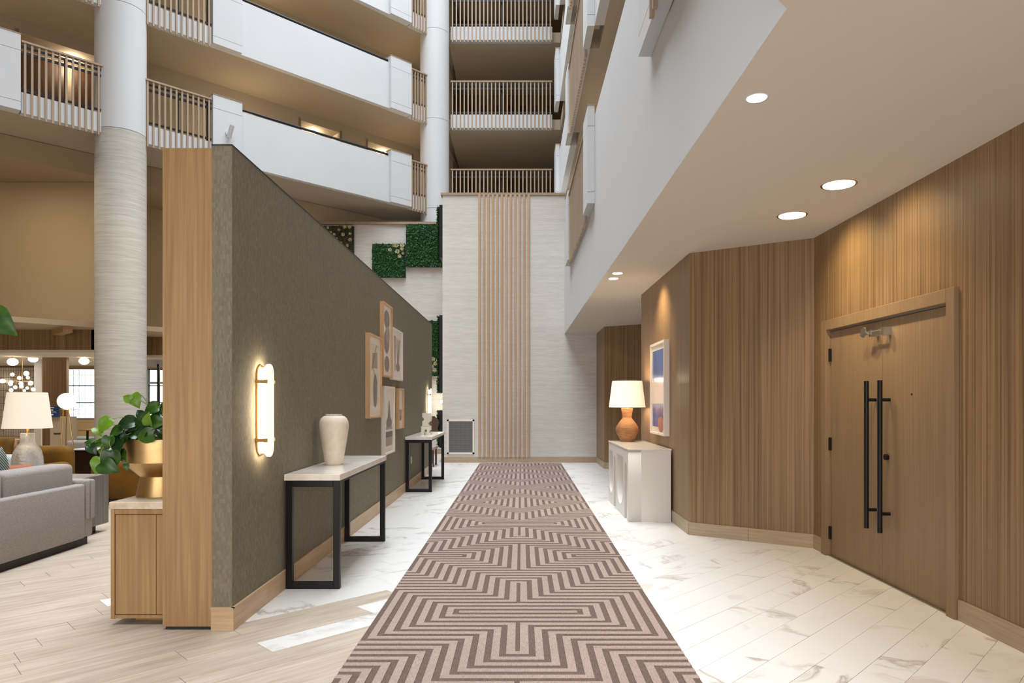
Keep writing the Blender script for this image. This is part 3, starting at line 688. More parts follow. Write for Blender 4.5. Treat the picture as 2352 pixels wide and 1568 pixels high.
# ================================================================== FRAMED ART ON THE GREEN WALL
def picture(y0, y1, z0, z1, fm, label, shapes, x=-1.827, th=.055, sgn=1, fw=.022, inset=.05, bgm=None, name='framed_print'):
    t = T(name, label, 'picture', (x, (y0 + y1) / 2, z0), 'framed prints hung on the green wall' if sgn > 0 else None)
    xf = x + sgn * th; xa = x + sgn * (th - .022)
    def sb(a0, a1, *r): return (min(a0, a1), max(a0, a1), *r)
    O('frame', B(sb(x, xf, y0, y0 + fw, z0, z1), sb(x, xf, y1 - fw, y1, z0, z1), sb(x, xf, y0 + fw, y1 - fw, z0, z0 + fw), sb(x, xf, y0 + fw, y1 - fw, z1 - fw, z1)), fm, t)
    O('mat_board', B(sb(x + sgn * .004, xa, y0 + fw, y1 - fw, z0 + fw, z1 - fw)), matboard, t)
    ay0, ay1, az0, az1 = y0 + fw + inset, y1 - fw - inset, z0 + fw + inset, z1 - fw - inset
    bm = bmesh.new(); box(bm, *sb(xa, xa + sgn * .002, ay0, ay1, az0, az1))
    mats = [bgm or matboard]
    for k, (pts, m) in enumerate(shapes):
        if m not in mats: mats.append(m)
        xx = xa + sgn * (.0022 + .0006 * k)
        vv = [bm.verts.new((xx, ay0 + (ay1 - ay0) * a, az0 + (az1 - az0) * b)) for a, b in pts]
        f = bm.faces.new(vv); f.material_index = mats.index(m)
    O('artwork', bm, mats, t)
    return t
def ell(cx, cy, rx, ry, a=0, n=20):
    return [(cx + rx * math.cos(2 * math.pi * i / n) * math.cos(R(a)) - ry * math.sin(2 * math.pi * i / n) * math.sin(R(a)), cy + rx * math.cos(2 * math.pi * i / n) * math.sin(R(a)) + ry * math.sin(2 * math.pi * i / n) * math.cos(R(a))) for i in range(n)]
picture(8.16, 8.90, 1.257, 2.287, framewood, 'maple framed abstract of grey leaves, lowest hung at the near side of the group', [
    ([(.1, .1), (.9, .1), (.9, .95), (.1, .95)], artsand), ([(.25, .62), (.75, .62), (.75, .85), (.25, .82)], artbrown), (ell(.55, .3, .2, .24), artgrey),
    ([(.3, .62), (.34, .62), (.8, .40), (.76, .40)], artdark), ([(.2, .6), (.23, .6), (.7, .95), (.67, .95)], artdark)])
picture(9.01, 9.64, 1.793, 2.787, framewood, 'tall maple framed print of rounded taupe pebbles, highest of the group', [
    (ell(.5, .84, .42, .15), artgrey), (ell(.45, .48, .38, .19), artgrey), (ell(.62, .60, .3, .14), artbrown), (ell(.5, .13, .34, .13), artgrey)])
picture(9.71, 10.51, 1.775, 2.52, framewhite, 'pale framed print of fanned leaf lines beside the tallest print', [
    ([(.2, .1), (.3, .1), (.35, .95), (.1, .95)], artbrown)] + [([(.6, .12), (.63, .12), (.55 + .12 * k, .9), (.52 + .12 * k, .92)], artbrown) for k in range(-2, 4)] + [(ell(.6, .2, .22, .10), artgrey)])
picture(9.12, 9.84, .739, 1.67, framewhite, 'pale framed landscape print with dark water, bottom of the group', [
    ([(.05, .05), (.95, .05), (.95, .2), (.05, .2)], artbrown), ([(.05, .2), (.95, .2), (.95, .3), (.05, .3)], artdark), (ell(.5, .45, .35, .1), artgrey),
    ([(.3, .5), (.7, .5), (.6, .72), (.5, .85), (.42, .7)], artgrey), ([(.1, .34), (.9, .34), (.9, .38), (.1, .38)], artbrown)])
picture(10.18, 10.63, 1.05, 1.66, framewood, 'smallest maple framed print, farthest of the group', [
    ([(.1, .3), (.9, .3), (.9, .45), (.1, .48)], artbrown), (ell(.5, .2, .3, .1), artgrey)])
# ---- blue artwork on the veneer wall
t = picture(8.48, 9.37, 1.03, 2.233, framewhite, 'white box framed blue and blush abstract print on the striped wall', [
    ([(0, .02), (1, .02), (1, .31), (0, .31)], artblue), ([(0, .31), (1, .31), (1, .60), (0, .60)], artpink), ([(0, .60), (1, .60), (1, .98), (0, .98)], artblue),
    (ell(.25, .06, .24, .1), artreflect)], x=1.88, th=.07, sgn=-1, fw=.028, inset=.05)
# ================================================================== WHITE CONSOLE, LAMP
t = T('arch_console', 'white lacquered block console with arched cut-outs by the striped wall', 'console table', (1.6, 9.16, 0))
O('body', B((1.4951, 1.856, 8.285, 10.06, .0, .870)), whitelac, t)
def MY(x): return Matrix(((0, 0, 1, x), (1, 0, 0, 0), (0, 1, 0, 0), (0, 0, 0, 1)))
out = [(8.285, 0), (8.38, 0), (8.38, .62)] + arc(8.475, .62, .095, 180, 0, 10) + [(8.57, 0), (9.345, 0), (9.345, .62)] + arc(9.438, .62, .093, 180, 0, 10) + [(9.53, 0), (10.06, 0), (10.06, .870), (8.285, .870)]
h1 = [(8.68, .76), (8.68, .40)] + arc(8.955, .40, .275, 180, 360, 14) + [(9.23, .76)]
h2 = [(9.62, .76), (9.62, .34)] + arc(9.80, .34, .18, 180, 360, 14) + [(9.98, .76)]
O('arched_front', loopbm(out, [h1, h2], .16, MY(1.415)), whitelac, t)
bevel(O('top', B((1.328, 1.862, 8.275, 10.07, .870, .885)), cabtop, t), .002, 1)
lx, ly, lz = 1.575, 9.86, .8855
t = T('table_lamp', 'lit table lamp with bulging woven rattan base on the white console', 'lamp', (lx, ly, lz))
bm = bmesh.new(); hs = .479
lathe(bm, [(r * .165, lz + h * hs) for r, h in ((.001, 0), (.56, 0), (.60, .03), (.74, .13), (.90, .24), (.99, .33), (1.0, .38), (.95, .44), (.80, .53), (.60, .62), (.45, .68), (.40, .71), (.40, .74), (.44, .86), (.50, .97), (.50, 1.0), (.42, 1.0), (.001, .98))], lx, ly, 48)
O('base', bm, rattan, t, smooth=50)
bm = bmesh.new(); tube(bm, [(lx, ly, lz + hs - .02), (lx, ly, lz + .84)], .008); O('stem', bm, brassp, t)
zs = 1.46 - 13 * ly / F; zt = 1.46 + 47 * ly / F
bm = bmesh.new(); lathe(bm, [(.262, zs), (.214, zt)], lx, ly, 56, cap=False); lathe(bm, [(.258, zs + .001), (.211, zt)], lx, ly, 56, cap=False); O('lamp_shade', bm, shade, t, smooth=True)
bm = bmesh.new(); ball(bm, (lx, ly, zs + .16), .035); O('bulb', bm, glowwhite, t, smooth=True)
light('table_lamp_light', 'POINT', (lx, ly, zs + .06), 12, SOFTW, size=.05)
light('table_lamp_light', 'POINT', (lx, ly, zt - .02), 10, SOFTW, size=.05)
# ================================================================== VENT GRILLE
t = T('return_air_grille', 'white framed square air grille low on the far wall', 'grille', (-1.38, 16.34, .2))
vx0, vx1, vz0, vz1 = -1.70, -1.05, .205, 1.03
O('frame', B((vx0, vx1, 16.33, 16.35, vz0, vz0 + .04), (vx0, vx1, 16.33, 16.35, vz1 - .04, vz1), (vx0, vx0 + .04, 16.33, 16.35, vz0, vz1), (vx1 - .04, vx1, 16.33, 16.35, vz0, vz1)), framewhite, t)
O('backing', B((vx0 + .04, vx1 - .04, 16.347, 16.349, vz0 + .04, vz1 - .04)), voidm, t)
bm = bmesh.new()
for i in range(31): z = vz0 + .05 + i * .0243; box(bm, vx0 + .04, vx1 - .04, 16.337, 16.343, z, z + .008)
for i in range(24): x = vx0 + .05 + i * .0243; box(bm, x, x + .005, 16.336, 16.339, vz0 + .04, vz1 - .04)
O('grille_mesh', bm, grillem, t, kind='stuff')
# ================================================================== PLANTED WALL PANELS
def foliage_bm(u0, u1, v0, v1, f, n, size, rng, depth=.05):
    bm = bmesh.new()
    for i in range(n):
        u = rng.uniform(u0, u1); v = rng.uniform(v0, v1); d = rng.uniform(.0, depth); a = rng.uniform(0, 6.28); l = size * rng.uniform(.6, 1.2); wd = l * .33; tl = rng.uniform(.2, 1.0) * l
        c_, s_ = math.cos(a), math.sin(a)
        P = [(0, 0, 0), (l * .5, wd, tl * .4), (l, 0, tl), (l * .5, -wd, tl * .4)]
        vs = [bm.verts.new(f(u + x * c_ - y * s_, v + x * s_ + y * c_, d + q)) for x, y, q in P]
        bm.faces.new(vs[:3]); bm.faces.new((vs[0], vs[2], vs[3]))
    return bm
def rosette(bm, f, u, v, r, rng):
    for ring, (k, rr_, up_) in enumerate(((8, 1., .25), (7, .72, .5), (5, .42, .8))):
        for i in range(k):
            a = 6.283 * i / k + ring * .4 + rng.uniform(-.1, .1); l = r * rr_; wd = .30 * l + .004
            P = [(0, 0, .02), (l * .6, wd, .02 + up_ * r * .45), (l, 0, .02 + up_ * r * .8), (l * .6, -wd, .02 + up_ * r * .45)]
            vs = [bm.verts.new(f(u + x * math.cos(a) - y * math.sin(a), v + x * math.sin(a) + y * math.cos(a), .03 + q)) for x, y, q in P]
            bm.faces.new(vs[:3]); bm.faces.new((vs[0], vs[2], vs[3]))
rng = random.Random(5)
def panel(kind, a0, a1, z0, z1, label, m=moss, ros=()):
    if kind == 'back':
        f = lambda u, v, d: (u, 18.96 - d, v); bx = (a0, a1, 18.955, 19.05, z0, z1); loc = ((a0 + a1) / 2, 19.0, z0)
    else:
        f = lambda u, v, d: (-1.895 - d, u, v); bx = (-1.895, -1.81, a0, a1, z0, z1); loc = (-1.85, (a0 + a1) / 2, z0)
    t = T('planted_panel', label, 'plant panel', loc, 'planted panels on the walls at the end')
    O('frame', B(bx), blackrail, t)
    n = int((a1 - a0) * (z1 - z0) * 2600)
    O('foliage', foliage_bm(a0 + .02, a1 - .02, z0 + .02, z1 - .02, f, n, .05, rng), m, t, kind='stuff')
    for u, v, r in ros:
        bm = bmesh.new(); rosette(bm, f, u, v, r, rng); O('succulent', bm, succ, t)
K = 19.0 / F
pb = lambda x, y, r: ((x - VX) * K, CH + (VY - y) * K, r * K)
panel('back', -5.9, -4.57, 5.0, 6.33, 'olive planted panel with many succulents, partly behind the partition top', mossbrown,
      [pb(794, 523, 5), pb(805, 523, 5), pb(806, 552, 5), pb(780, 530, 4), pb(770, 540, 4), pb(790, 540, 5), pb(762, 536, 4), pb(800, 565, 4), pb(775, 550, 4), pb(785, 560, 4), pb(806, 538, 4), pb(755, 525, 4)])
panel('back', -4.05, -3.13, 4.91, 5.835, 'lower green planted panel with a succulent cluster at its corner', moss,
      [pb(912, 565, 6), pb(925, 565, 6), pb(914, 579, 6), pb(897, 575, 5), pb(925, 573, 5), pb(919, 590, 5), pb(927, 583, 4), pb(905, 566, 4)])
panel('back', -3.11, -1.98, 5.20, 6.37, 'largest plain green planted panel beside the far corner')
panel('back', -3.3, -2.1, 2.17, 3.70, 'green planted panel beyond the partition end with succulents low on it', moss,
      [pb(995, 825, 6), pb(1001, 835, 6), pb(992, 842, 6), pb(999, 850, 6), pb(988, 852, 5), pb(985, 830, 5)])
panel('side', 16.42, 17.5, 4.92, 6.19, 'topmost planted panel seen edge on at the left edge of the far wall')
panel('side', 16.42, 17.5, 1.67, 3.54, 'middle tall planted panel seen edge on at the left edge of the far wall', moss, [(16.5, 1.9, .07), (16.6, 2.2, .07), (16.5, 2.45, .07), (16.55, 2.7, .06)])
panel('side', 16.42, 17.5, .35, 1.25, 'lowest planted panel seen edge on beside the far console')
t = T('globe_wall_light', 'small bright globe wall light at the left edge of the far wall', 'light', (-2.14, 18.9, 1.46))
bm = bmesh.new(); ball(bm, (-2.12, 18.85, 1.46), .045); O('globe', bm, glowspot, t, smooth=True)
bm = bmesh.new(); tube(bm, [(-2.12, 18.9, 1.46), (-2.12, 19.05, 1.46)], .02); O('arm', bm, brassp, t)
light('globe_light', 'POINT', (-2.12, 18.72, 1.46), 6, SOFTW, size=.06)
# curved wooden chair beyond the partition
t = T('lounge_chair', 'dark curved wood back chair glimpsed behind the far console', 'chair', (-2.15, 15.9, 0))
bm = bmesh.new()
pts = [(-.13, 0), (.10, 0), (.17, .22), (.16, .36), (.08, .44), (-.06, .44), (-.14, .30)]
bm = loopbm(pts, [], .03, Matrix(((1, 0, 0, -2.02), (0, .2, -1, 15.8), (0, 1, .2, .68), (0, 0, 0, 1)))); O('backrest', bm, brown, t)
bm = bmesh.new(); rbox(bm, -2.4, -1.85, 15.2, 15.85, .38, .46, .03); O('seat', bm, greyfab, t)
for sx in (-2.36, -1.9):
    for sy in (15.25, 15.8): O('leg', B((sx - .02, sx + .02, sy - .02, sy + .02, 0, .38)), brown, t)
O('back_post', B((-2.1, -2.02, 15.78, 15.82, .42, .72)), brown, t)
# ================================================================== CREDENZA AND PLANTER
t = T('credenza', 'pale oak credenza with cream stone top standing behind the partition end', 'cabinet', (-2.4, 5.3, 0))
X0, X1, YF, YB = -2.665, -1.958, 4.47, 6.4
O('side_panel', B((X0, X0 + .024, YF - .004, YB, .038, .755)), oak, t)
O('side_panel', B((X1 - .02, X1, YF, YB, .04, .755)), oak, t)
O('carcass', B((X0 + .024, X1 - .02, YF + .022, YB, .05, .74)), plinth, t)
O('top_rail', B((X0 + .024, X1 - .02, YF, YF + .03, .722, .755)), oak, t)
O('bottom_rail', B((X0 + .024, X1 - .02, YF, YF + .03, .042, .062)), oak, t)
bevel(O('door', B((X0 + .028, -2.372, YF + .002, YF + .022, .066, .718)), oak, t), .001, 1)
O('stile', B((-2.368, X1 - .02, YF + .002, YF + .022, .066, .718)), oak, t)
O('plinth', B((-2.56, -2.02, YF + .10, YB - .1, 0, .05)), oak, t)
bevel(O('stone_top', B((X0 - .008, X1, YF - .012, YB, .757, .804)), slabstone2, t), .004, 2)
px_, py_, pz_ = -2.515, 4.825, .8045
t = T('brass_planter', 'brushed brass footed bowl planter on the credenza', 'planter', (px_, py_, pz_))
bm = bmesh.new(); lathe(bm, [(.001, pz_), (.166, pz_), (.165, pz_ + .004), (.138, pz_ + .132), (.138, pz_ + .136)], px_, py_, 64); O('foot', bm, brass, t, smooth=35)
bm = bmesh.new(); lathe(bm, [(.14, pz_ + .136), (.142, pz_ + .137), (.248, pz_ + .235), (.25, pz_ + .238)], px_, py_, 64); O('lower_bowl', bm, brass, t, smooth=35)
bm = bmesh.new(); lathe(bm, [(.25, pz_ + .238), (.254, pz_ + .24), (.254, pz_ + .398), (.252, pz_ + .40), (.246, pz_ + .40), (.246, pz_ + .37)], px_, py_, 64, cap=False); O('rim', bm, brass, t, smooth=35)
bm = bmesh.new(); lathe(bm, [(.245, pz_ + .36), (.245, pz_ + .372)], px_, py_, 40); O('soil', bm, soil, t)
# pothos
def leafmesh(nm, mm):
    bm = bmesh.new(); n = 9; rows = []
    prof = [(0, .0), (.06, .26), (.16, .38), (.30, .44), (.45, .42), (.60, .34), (.75, .23), (.88, .11), (1.0, .0)]
    for i, (x, wd) in enumerate(prof):
        zc = .10 * math.sin(x * 2.6) - .22 * x * x
        xb = x - (.10 if 0 < i < 3 else 0)
        rows.append([bm.verts.new((xb, -wd, zc + wd * .30)), bm.verts.new((xb if i else x, -wd * .5, zc + wd * .22)), bm.verts.new((x, 0, zc)), bm.verts.new((xb if i else x, wd * .5, zc + wd * .22)), bm.verts.new((xb, wd, zc + wd * .30))])
    for a, b in zip(rows, rows[1:]):
        for j in range(4):
            try: bm.faces.new((a[j], b[j], b[j + 1], a[j + 1]))
            except Exception: pass
    bmesh.ops.remove_doubles(bm, verts=bm.verts[:], dist=1e-4)
    me = bpy.data.meshes.new(nm); bm.to_mesh(me); bm.free(); me.materials.append(mm)
    for q_ in me.polygons: q_.use_smooth = True
    return me
LM = [leafmesh('leaf', leafm), leafmesh('leaf', leafd), leafmesh('leaf', leafl)]
pl = T('pothos_plant', 'trailing green pothos plant spilling out of the brass planter', 'plant', (px_, py_, pz_ + .372))
rng = random.Random(11)
def leaf(par, at, tip, face, L, kind, parloc):
    x = (Vector(tip)).normalized(); n = Vector(face); z = (n - x * n.dot(x)).normalized(); y = z.cross(x)
    o = bpy.data.objects.new('leaf', LM[kind]); C.objects.link(o)
    Mx = Matrix((x, y, z)).transposed().to_4x4(); Mx = Matrix.Translation(at) @ Mx @ Matrix.Diagonal((L, L, L, 1))
    o.parent = par; o.matrix_parent_inverse = Matrix.Translation(parloc).inverted(); o.matrix_world = Mx
    o.matrix_basis = Mx
    return o
# (cx, cy) centre in picture pixels, length px, tip angle (deg, 0 = right, 90 = up), material kind, depth
LV_ = [(311, 919.6, 28, -60, 2, 4.72), (293, 915, 18, 150, 2, 4.70), (242, 976, 31, -130, 2, 4.55), (226.6, 990, 22, -45, 2, 4.57), (290.6, 973, 33, 190, 1, 4.62),
       (351, 929.5, 15, 170, 1, 4.8), (349, 939, 29, 195, 0, 4.75), (372, 936, 17, 80, 1, 4.85), (327.5, 968.5, 33, 215, 1, 4.62), (360, 970.6, 34, 10, 0, 4.58),
       (341.6, 964, 26, 88, 2, 4.56), (266.8, 992, 26, 200, 0, 4.6), (297, 986, 26, 200, 1, 4.62), (277.6, 1001, 24, 30, 1, 4.6), (336, 1001, 34, 185, 0, 4.55),
       (334, 988, 28, 60, 1, 4.57), (368.7, 990, 25, -60, 1, 4.6), (249.4, 1016, 26, -100, 0, 4.56), (233, 1018, 19, 0, 0, 4.58), (209, 1018, 21, 165, 0, 4.6),
       (212.5, 1031, 22, -50, 1, 4.58), (240.7, 1035.7, 19, -40, 0, 4.57), (273, 1025, 33, -100, 1, 4.57), (257, 1055, 38, -95, 0, 4.54), (225.5, 1068, 30, -100, 2, 4.54),
       (249.4, 1072.6, 36, -25, 0, 4.52), (282, 1046.5, 24, -60, 0, 4.58), (290.6, 1071.5, 13, -80, 0, 4.58), (366, 951, 24, 20, 1, 4.8), (358, 955, 22, 190, 1, 4.75),
       (314.5, 981, 26, 120, 1, 4.65), (308, 999, 22, 160, 1, 4.6), (263, 1010, 20, 120, 0, 4.6), (286, 1008, 20, -120, 1, 4.58), (352, 985, 24, 140, 1, 4.6),
       (322, 950, 18, 130, 1, 4.8), (275, 1040, 18, -110, 1, 4.58), (296, 1000, 24, 240, 1, 4.62), (318, 1003, 20, 200, 1, 4.6)]
soilz = pz_ + .37
def bez(a, b, c, n=10): return [(1 - t_) ** 2 * a + 2 * t_ * (1 - t_) * b + t_ * t_ * c for t_ in [i / n for i in range(n + 1)]]
for i, (cx, cy, Lp, ang, kd, Y) in enumerate(LV_):
    L = Lp * 1.3 * Y / F; c_ = Vector(((cx - VX) * Y / F, Y, CH - (cy - VY) * Y / F))
    tip = Vector((math.cos(R(ang)), rng.uniform(-.35, .1), math.sin(R(ang))))
    face = Vector((rng.uniform(-.35, .35), -1, rng.uniform(.1, .8)))
    st = c_ - tip.normalized() * L * .45
    leaf(pl, st, tip, face, L, kd, pl.location)
    r0 = Vector((px_ + rng.uniform(-.12, .12), py_ + rng.uniform(-.12, .1), soilz))
    rim = Vector((max(st.x, px_ - .2) * .5 + px_ * .5, (py_ + st.y) / 2, max(st.z, soilz) + .06))
    if st.z < soilz: rim = Vector((px_ - .28, st.y, soilz + .10))
    bm = bmesh.new(); tube(bm, bez(r0, rim, st), .0028, 5); O('stem', bm, stemm, pl, smooth=True)
for i in range(26):      # leaves over the hidden half and the crown
    a = rng.uniform(-1.3, 2.4); rr_ = rng.uniform(.03, .24); c_ = Vector((px_ + rr_ * math.cos(a), py_ + rr_ * math.sin(a), soilz + rng.uniform(.03, .17)))
    tip = Vector((math.cos(a), math.sin(a), rng.uniform(-.4, .5)))
    leaf(pl, c_, tip, Vector((0, -.5, 1)), rng.uniform(.07, .11), rng.choice((0, 1, 1)), pl.location)
    bm = bmesh.new(); tube(bm, bez(Vector((px_, py_, soilz)), Vector((px_, py_, c_.z + .03)), c_, 6), .0028, 5); O('stem', bm, stemm, pl, smooth=True)
# plant whose leaf reaches into the frame at the far left
t = T('potted_tree', 'large green leaf of a tall plant reaching in at the left edge', 'plant', (-3.75, 4.0, 0))
bm = bmesh.new(); lathe(bm, [(.001, 0), (.15, 0), (.20, .35), (.20, .36)], -3.75, 4.0, 32); O('pot', bm, plinth, t, smooth=35)
bm = bmesh.new(); tube(bm, [(-3.75, 4.0, .3), (-3.72, 4.0, 1.2), (-3.6, 4.0, 1.85)], .012, 8, .006); O('stem', bm, stemm, t, smooth=True)
for at, tp, L in (((-3.14, 4.0, 1.965), (1, 0, -.52), .22), ((-3.6, 4, 1.85), (-.4, .3, .9), .3), ((-3.7, 4, 1.5), (-1, .3, .3), .3), ((-3.68, 4, 1.6), (-.2, -.9, .5), .3)):
    leaf(t, Vector(at), Vector(tp), Vector((.1, -.8, .5)), L, 0, t.location)
bm = bmesh.new(); tube(bm, [(-3.6, 4, 1.85), (-3.35, 4, 1.98), (-3.12, 4, 1.96)], .005, 6); O('stem', bm, stemm, t)
# ================================================================== LOBBY FURNITURE
t = T('grey_sofa', 'large grey upholstered sofa seen from behind at the left', 'sofa', (-4.9, 5.9, 0))
O('plinth', B((-5.30, -4.43, 4.78, 7.02, 0, .075)), plinth, t)
bm = bmesh.new(); rbox(bm, -4.50, -4.39, 4.74, 6.93, .075, .625, .022); O('back_panel', bm, greyfab, t, smooth=45)
bm = bmesh.new(); rbox(bm, -5.36, -4.47, 4.74, 7.06, .075, .30, .02); O('seat_frame', bm, greyfab, t, smooth=45)
for k, (y0, y1) in enumerate(((4.98, 5.95), (5.96, 6.90))):
    bm = bmesh.new(); rbox(bm, -4.74, -4.48, y0, y1, .42, .835, .05, 4); O('back_cushion', bm, greyfab, t, smooth=45)
    bm = bmesh.new(); rbox(bm, -5.34, -4.72, y0, y1, .28, .46, .05, 4); O('seat_cushion', bm, greyfab, t, smooth=45)
for y0 in (4.74, 6.93):
    bm = bmesh.new(); rbox(bm, -5.36, -4.41, y0, y0 + .16, .075, .665, .03, 3)
    rbox(bm, -4.47, -4.385, y0 + .02, y0 + .075, .26, .66, .02, 3); rbox(bm, -4.47, -4.38, y0 + .085, y0 + .15, .26, .66, .02, 3)
    O('arm', bm, greyfab, t, smooth=45)
def cushion(name, label, c_, w_, h_, m, ry, rz):
    bm = bmesh.new(); bmesh.ops.create_grid(bm, x_segments=10, y_segments=10, size=.5)
    top = {}
    for v in bm.verts: v.co.x *= w_; v.co.y *= h_
    g = bmesh.ops.duplicate(bm, geom=bm.verts[:] + bm.edges[:] + bm.faces[:])
    dup = [e for e in g['geom'] if isinstance(e, bmesh.types.BMVert)]; ds = set(dup)
    for v in bm.verts:
        a = 1 - (2 * v.co.x / w_) ** 4; b = 1 - (2 * v.co.y / h_) ** 4
        v.co.z = (1 if v in ds else -1) * .075 * max(0, a * b) ** .5
    bmesh.ops.remove_doubles(bm, verts=bm.verts[:], dist=1e-4)
    bm.transform(Matrix.Translation(c_) @ Matrix.Rotation(rz, 4, 'Z') @ Matrix.Rotation(ry, 4, 'X'))
    return tag(O(name, bm, m, smooth=True), label, 'cushion')
cushion('throw_pillow', 'black and white striped throw pillow on the grey sofa', (-4.90, 6.34, .80), .46, .46, striped, R(78), R(95))
cushion('throw_pillow', 'terracotta throw pillow on the grey sofa beside the striped one', (-4.84, 6.62, .65), .40, .40, terracotta, R(75), R(82))
t = T('side_table', 'grey wood block side table with dark recessed plinth beside the grey sofa', 'table', (-5.2, 7.5, 0))
O('body', B((-5.75, -4.655, 7.16, 7.76, .09, .64)), greywood, t); O('plinth', B((-5.7, -4.74, 7.2, 7.66, 0, .09)), plinth, t)
gx, gy, gz = -5.375, 7.48, .641
t = T('table_lamp', 'table lamp with seeded glass bottle base and pale shade on the grey side table', 'lamp', (gx, gy, gz))
bm = bmesh.new(); lathe(bm, [(.001, gz), (.150, gz), (.156, gz + .02), (.152, gz + .10), (.145, gz + .2), (.128, gz + .28), (.098, gz + .335), (.072, gz + .365), (.066, gz + .39), (.066, gz + .46), (.068, gz + .472), (.001, gz + .472)], gx, gy, 48); O('base', bm, seeded, t, smooth=50)
bm = bmesh.new(); tube(bm, [(gx, gy, gz + .47), (gx, gy, gz + .56)], .014, 10); O('stem', bm, brassp, t)
z0 = CH - 61 * gy / F; z1 = CH + 21 * gy / F
bm = bmesh.new(); lathe(bm, [(.232, z0), (.186, z1)], gx, gy, 56, cap=False); lathe(bm, [(.228, z0), (.183, z1)], gx, gy, 56, cap=False); O('lamp_shade', bm, shadedim, t, smooth=True)
bm = bmesh.new(); ball(bm, (gx, gy, z0 + .16), .03); O('bulb', bm, glowwhite, t, smooth=True)
light('table_lamp_light', 'POINT', (gx, gy, z0 + .07), 6, SOFTW, size=.04)
def sofa2(name, label, x0, x1, y0, y1, h, m, r=.10, flip=False):
    t = T(name, label, 'sofa', ((x0 + x1) / 2, (y0 + y1) / 2, 0))
    O('plinth', B((x0 + .06, x1 - .06, y0 + .06, y1 - .06, 0, .08)), plinth, t)
    bm = bmesh.new(); rbox(bm, x0, x1, *((y1 - .24, y1) if flip else (y0, y0 + .24)), .08, h, r, 5); O('backrest', bm, m, t, smooth=60)
    bm = bmesh.new(); rbox(bm, x0 + .02, x1 - .02, *((y0, y1 - .2) if flip else (y0 + .2, y1)), .08, .44, .06, 4); O('seat', bm, m, t, smooth=60)
    for xa in (x0, x1 - .2):
        bm = bmesh.new(); rbox(bm, xa, xa + .2, y0 + .12, y1 - .12, .08, h - (.24 if flip else .1), .08, 5); O('arm', bm, m, t, smooth=60)
    return t
sofa2('velvet_sofa', 'mustard velvet sofa right behind the brass planter', -6.02, -4.15, 9.55, 10.4, .63, mustard, .10)
bm = bmesh.new(); rbox(bm, -6.08, -4.9, 9.80, 10.05, .40, .66, .09, 5); O('back_cushion', bm, mustard, bpy.data.objects['velvet_sofa'], smooth=60)
sofa2('velvet_sofa', 'mustard velvet sofa behind the glass table lamp', -9.4, -6.93, 9.86, 10.76, .775, mustard, .12, flip=True)
cushion('throw_pillow', 'mustard velvet pillow on the sofa behind the glass lamp', (-7.95, 10.36, .70), .52, .46, mustard, R(75), R(8))
sofa2('low_sofa', 'grey low backed sofa beyond the dark coffee console', -8.3, -6.2, 12.5, 13.3, .745, greyfab, .06)
sofa2('pale_sofa', 'pale blue grey sofa between the near sofa and the glass lamp', -9.5, -6.62, 8.9, 9.6, .76, palefab, .08)
t = T('low_table', 'dark low console table with a thin pale top edge in the lobby', 'table', (-6.9, 11.7, 0))
O('body', B((-7.55, -5.6, 11.5, 11.95, .02, .64)), mat('espresso_wood', srgb(34, 18, 12), .35), t); O('top', B((-7.57, -5.58, 11.48, 11.97, .64, .655)), palefab, t)
# globe floor lamp
gx, gy = (153 - VX) * 12 / F, 12.0; gz = 1.467
t = T('globe_floor_lamp', 'brass floor lamp with a glowing white globe in the lobby', 'lamp', (gx, gy, 0))
bm = bmesh.new(); ball(bm, (gx, gy, gz), .142, 1., 28, 18); O('globe', bm, glowsoft, t, smooth=True)
bm = bmesh.new(); lathe(bm, [(.14, gz - .155), (.14, gz - .148)], gx + .03, gy, 32); O('tray', bm, brassp, t)
bm = bmesh.new()
for ax, ay in ((.10, 0), (-.12, .12), (-.02, -.16)): tube(bm, [(gx + ax * .3, gy + ay * .5, gz - .15), (gx + ax * 1.6 + .05, gy + ay * 1.4, 0)], .011, 8)
O('legs', bm, brassp, t)
light('globe_lamp_light', 'POINT', (gx, gy - .2, gz), 10, SOFTW, size=.12)
# cafe: columns, sign stand, windows, pendants
wcol = T('wood_column', 'square striped veneer column between the cafe and the lobby', 'column', (-11.5, 17.2, 0)); O('shaft', B((-11.85, -11.25, 17.0, 17.10, 0, 2.56)), zeb, wcol)
wpost = T('white_post', 'slim white square post beside the veneer column', 'column', (-12.4, 17.9, 0)); O('shaft', B((-12.62, -12.44, 17.8, 18.0, 0, 2.56)), white, wpost)
t = T('sign_stand', 'navy notice board on a tan podium with an umbrella slot', 'sign', (-9.2, 13.6, 0))
k = 13.5 / F
O('podium', B(((115 - VX) * k, (150 - VX) * k, 13.5, 13.85, 0, CH - 35 * k)), tandark, t)
O('board', B(((109 - VX) * k, (140 - VX) * k, 13.44, 13.47, CH - 35.5 * k, CH - 10.5 * k)), navy, t)
bm = bmesh.new(); cx_ = (124.5 - VX) * k
for zz, w_, h_ in ((CH - 13.6 * k, .035, .012), (CH - 19.3 * k, .022, .022), (CH - 23.8 * k, .085, .010), (CH - 29.5 * k, .024, .026)): box(bm, cx_ - w_, cx_ + w_, 13.437, 13.44, zz - h_ / 2, zz + h_ / 2)
O('print', bm, signw, t)
O('slot', B(((124 - VX) * k, (139 - VX) * k, 13.49, 13.5, CH - 75 * k, CH - 72 * k)), plinth, t)
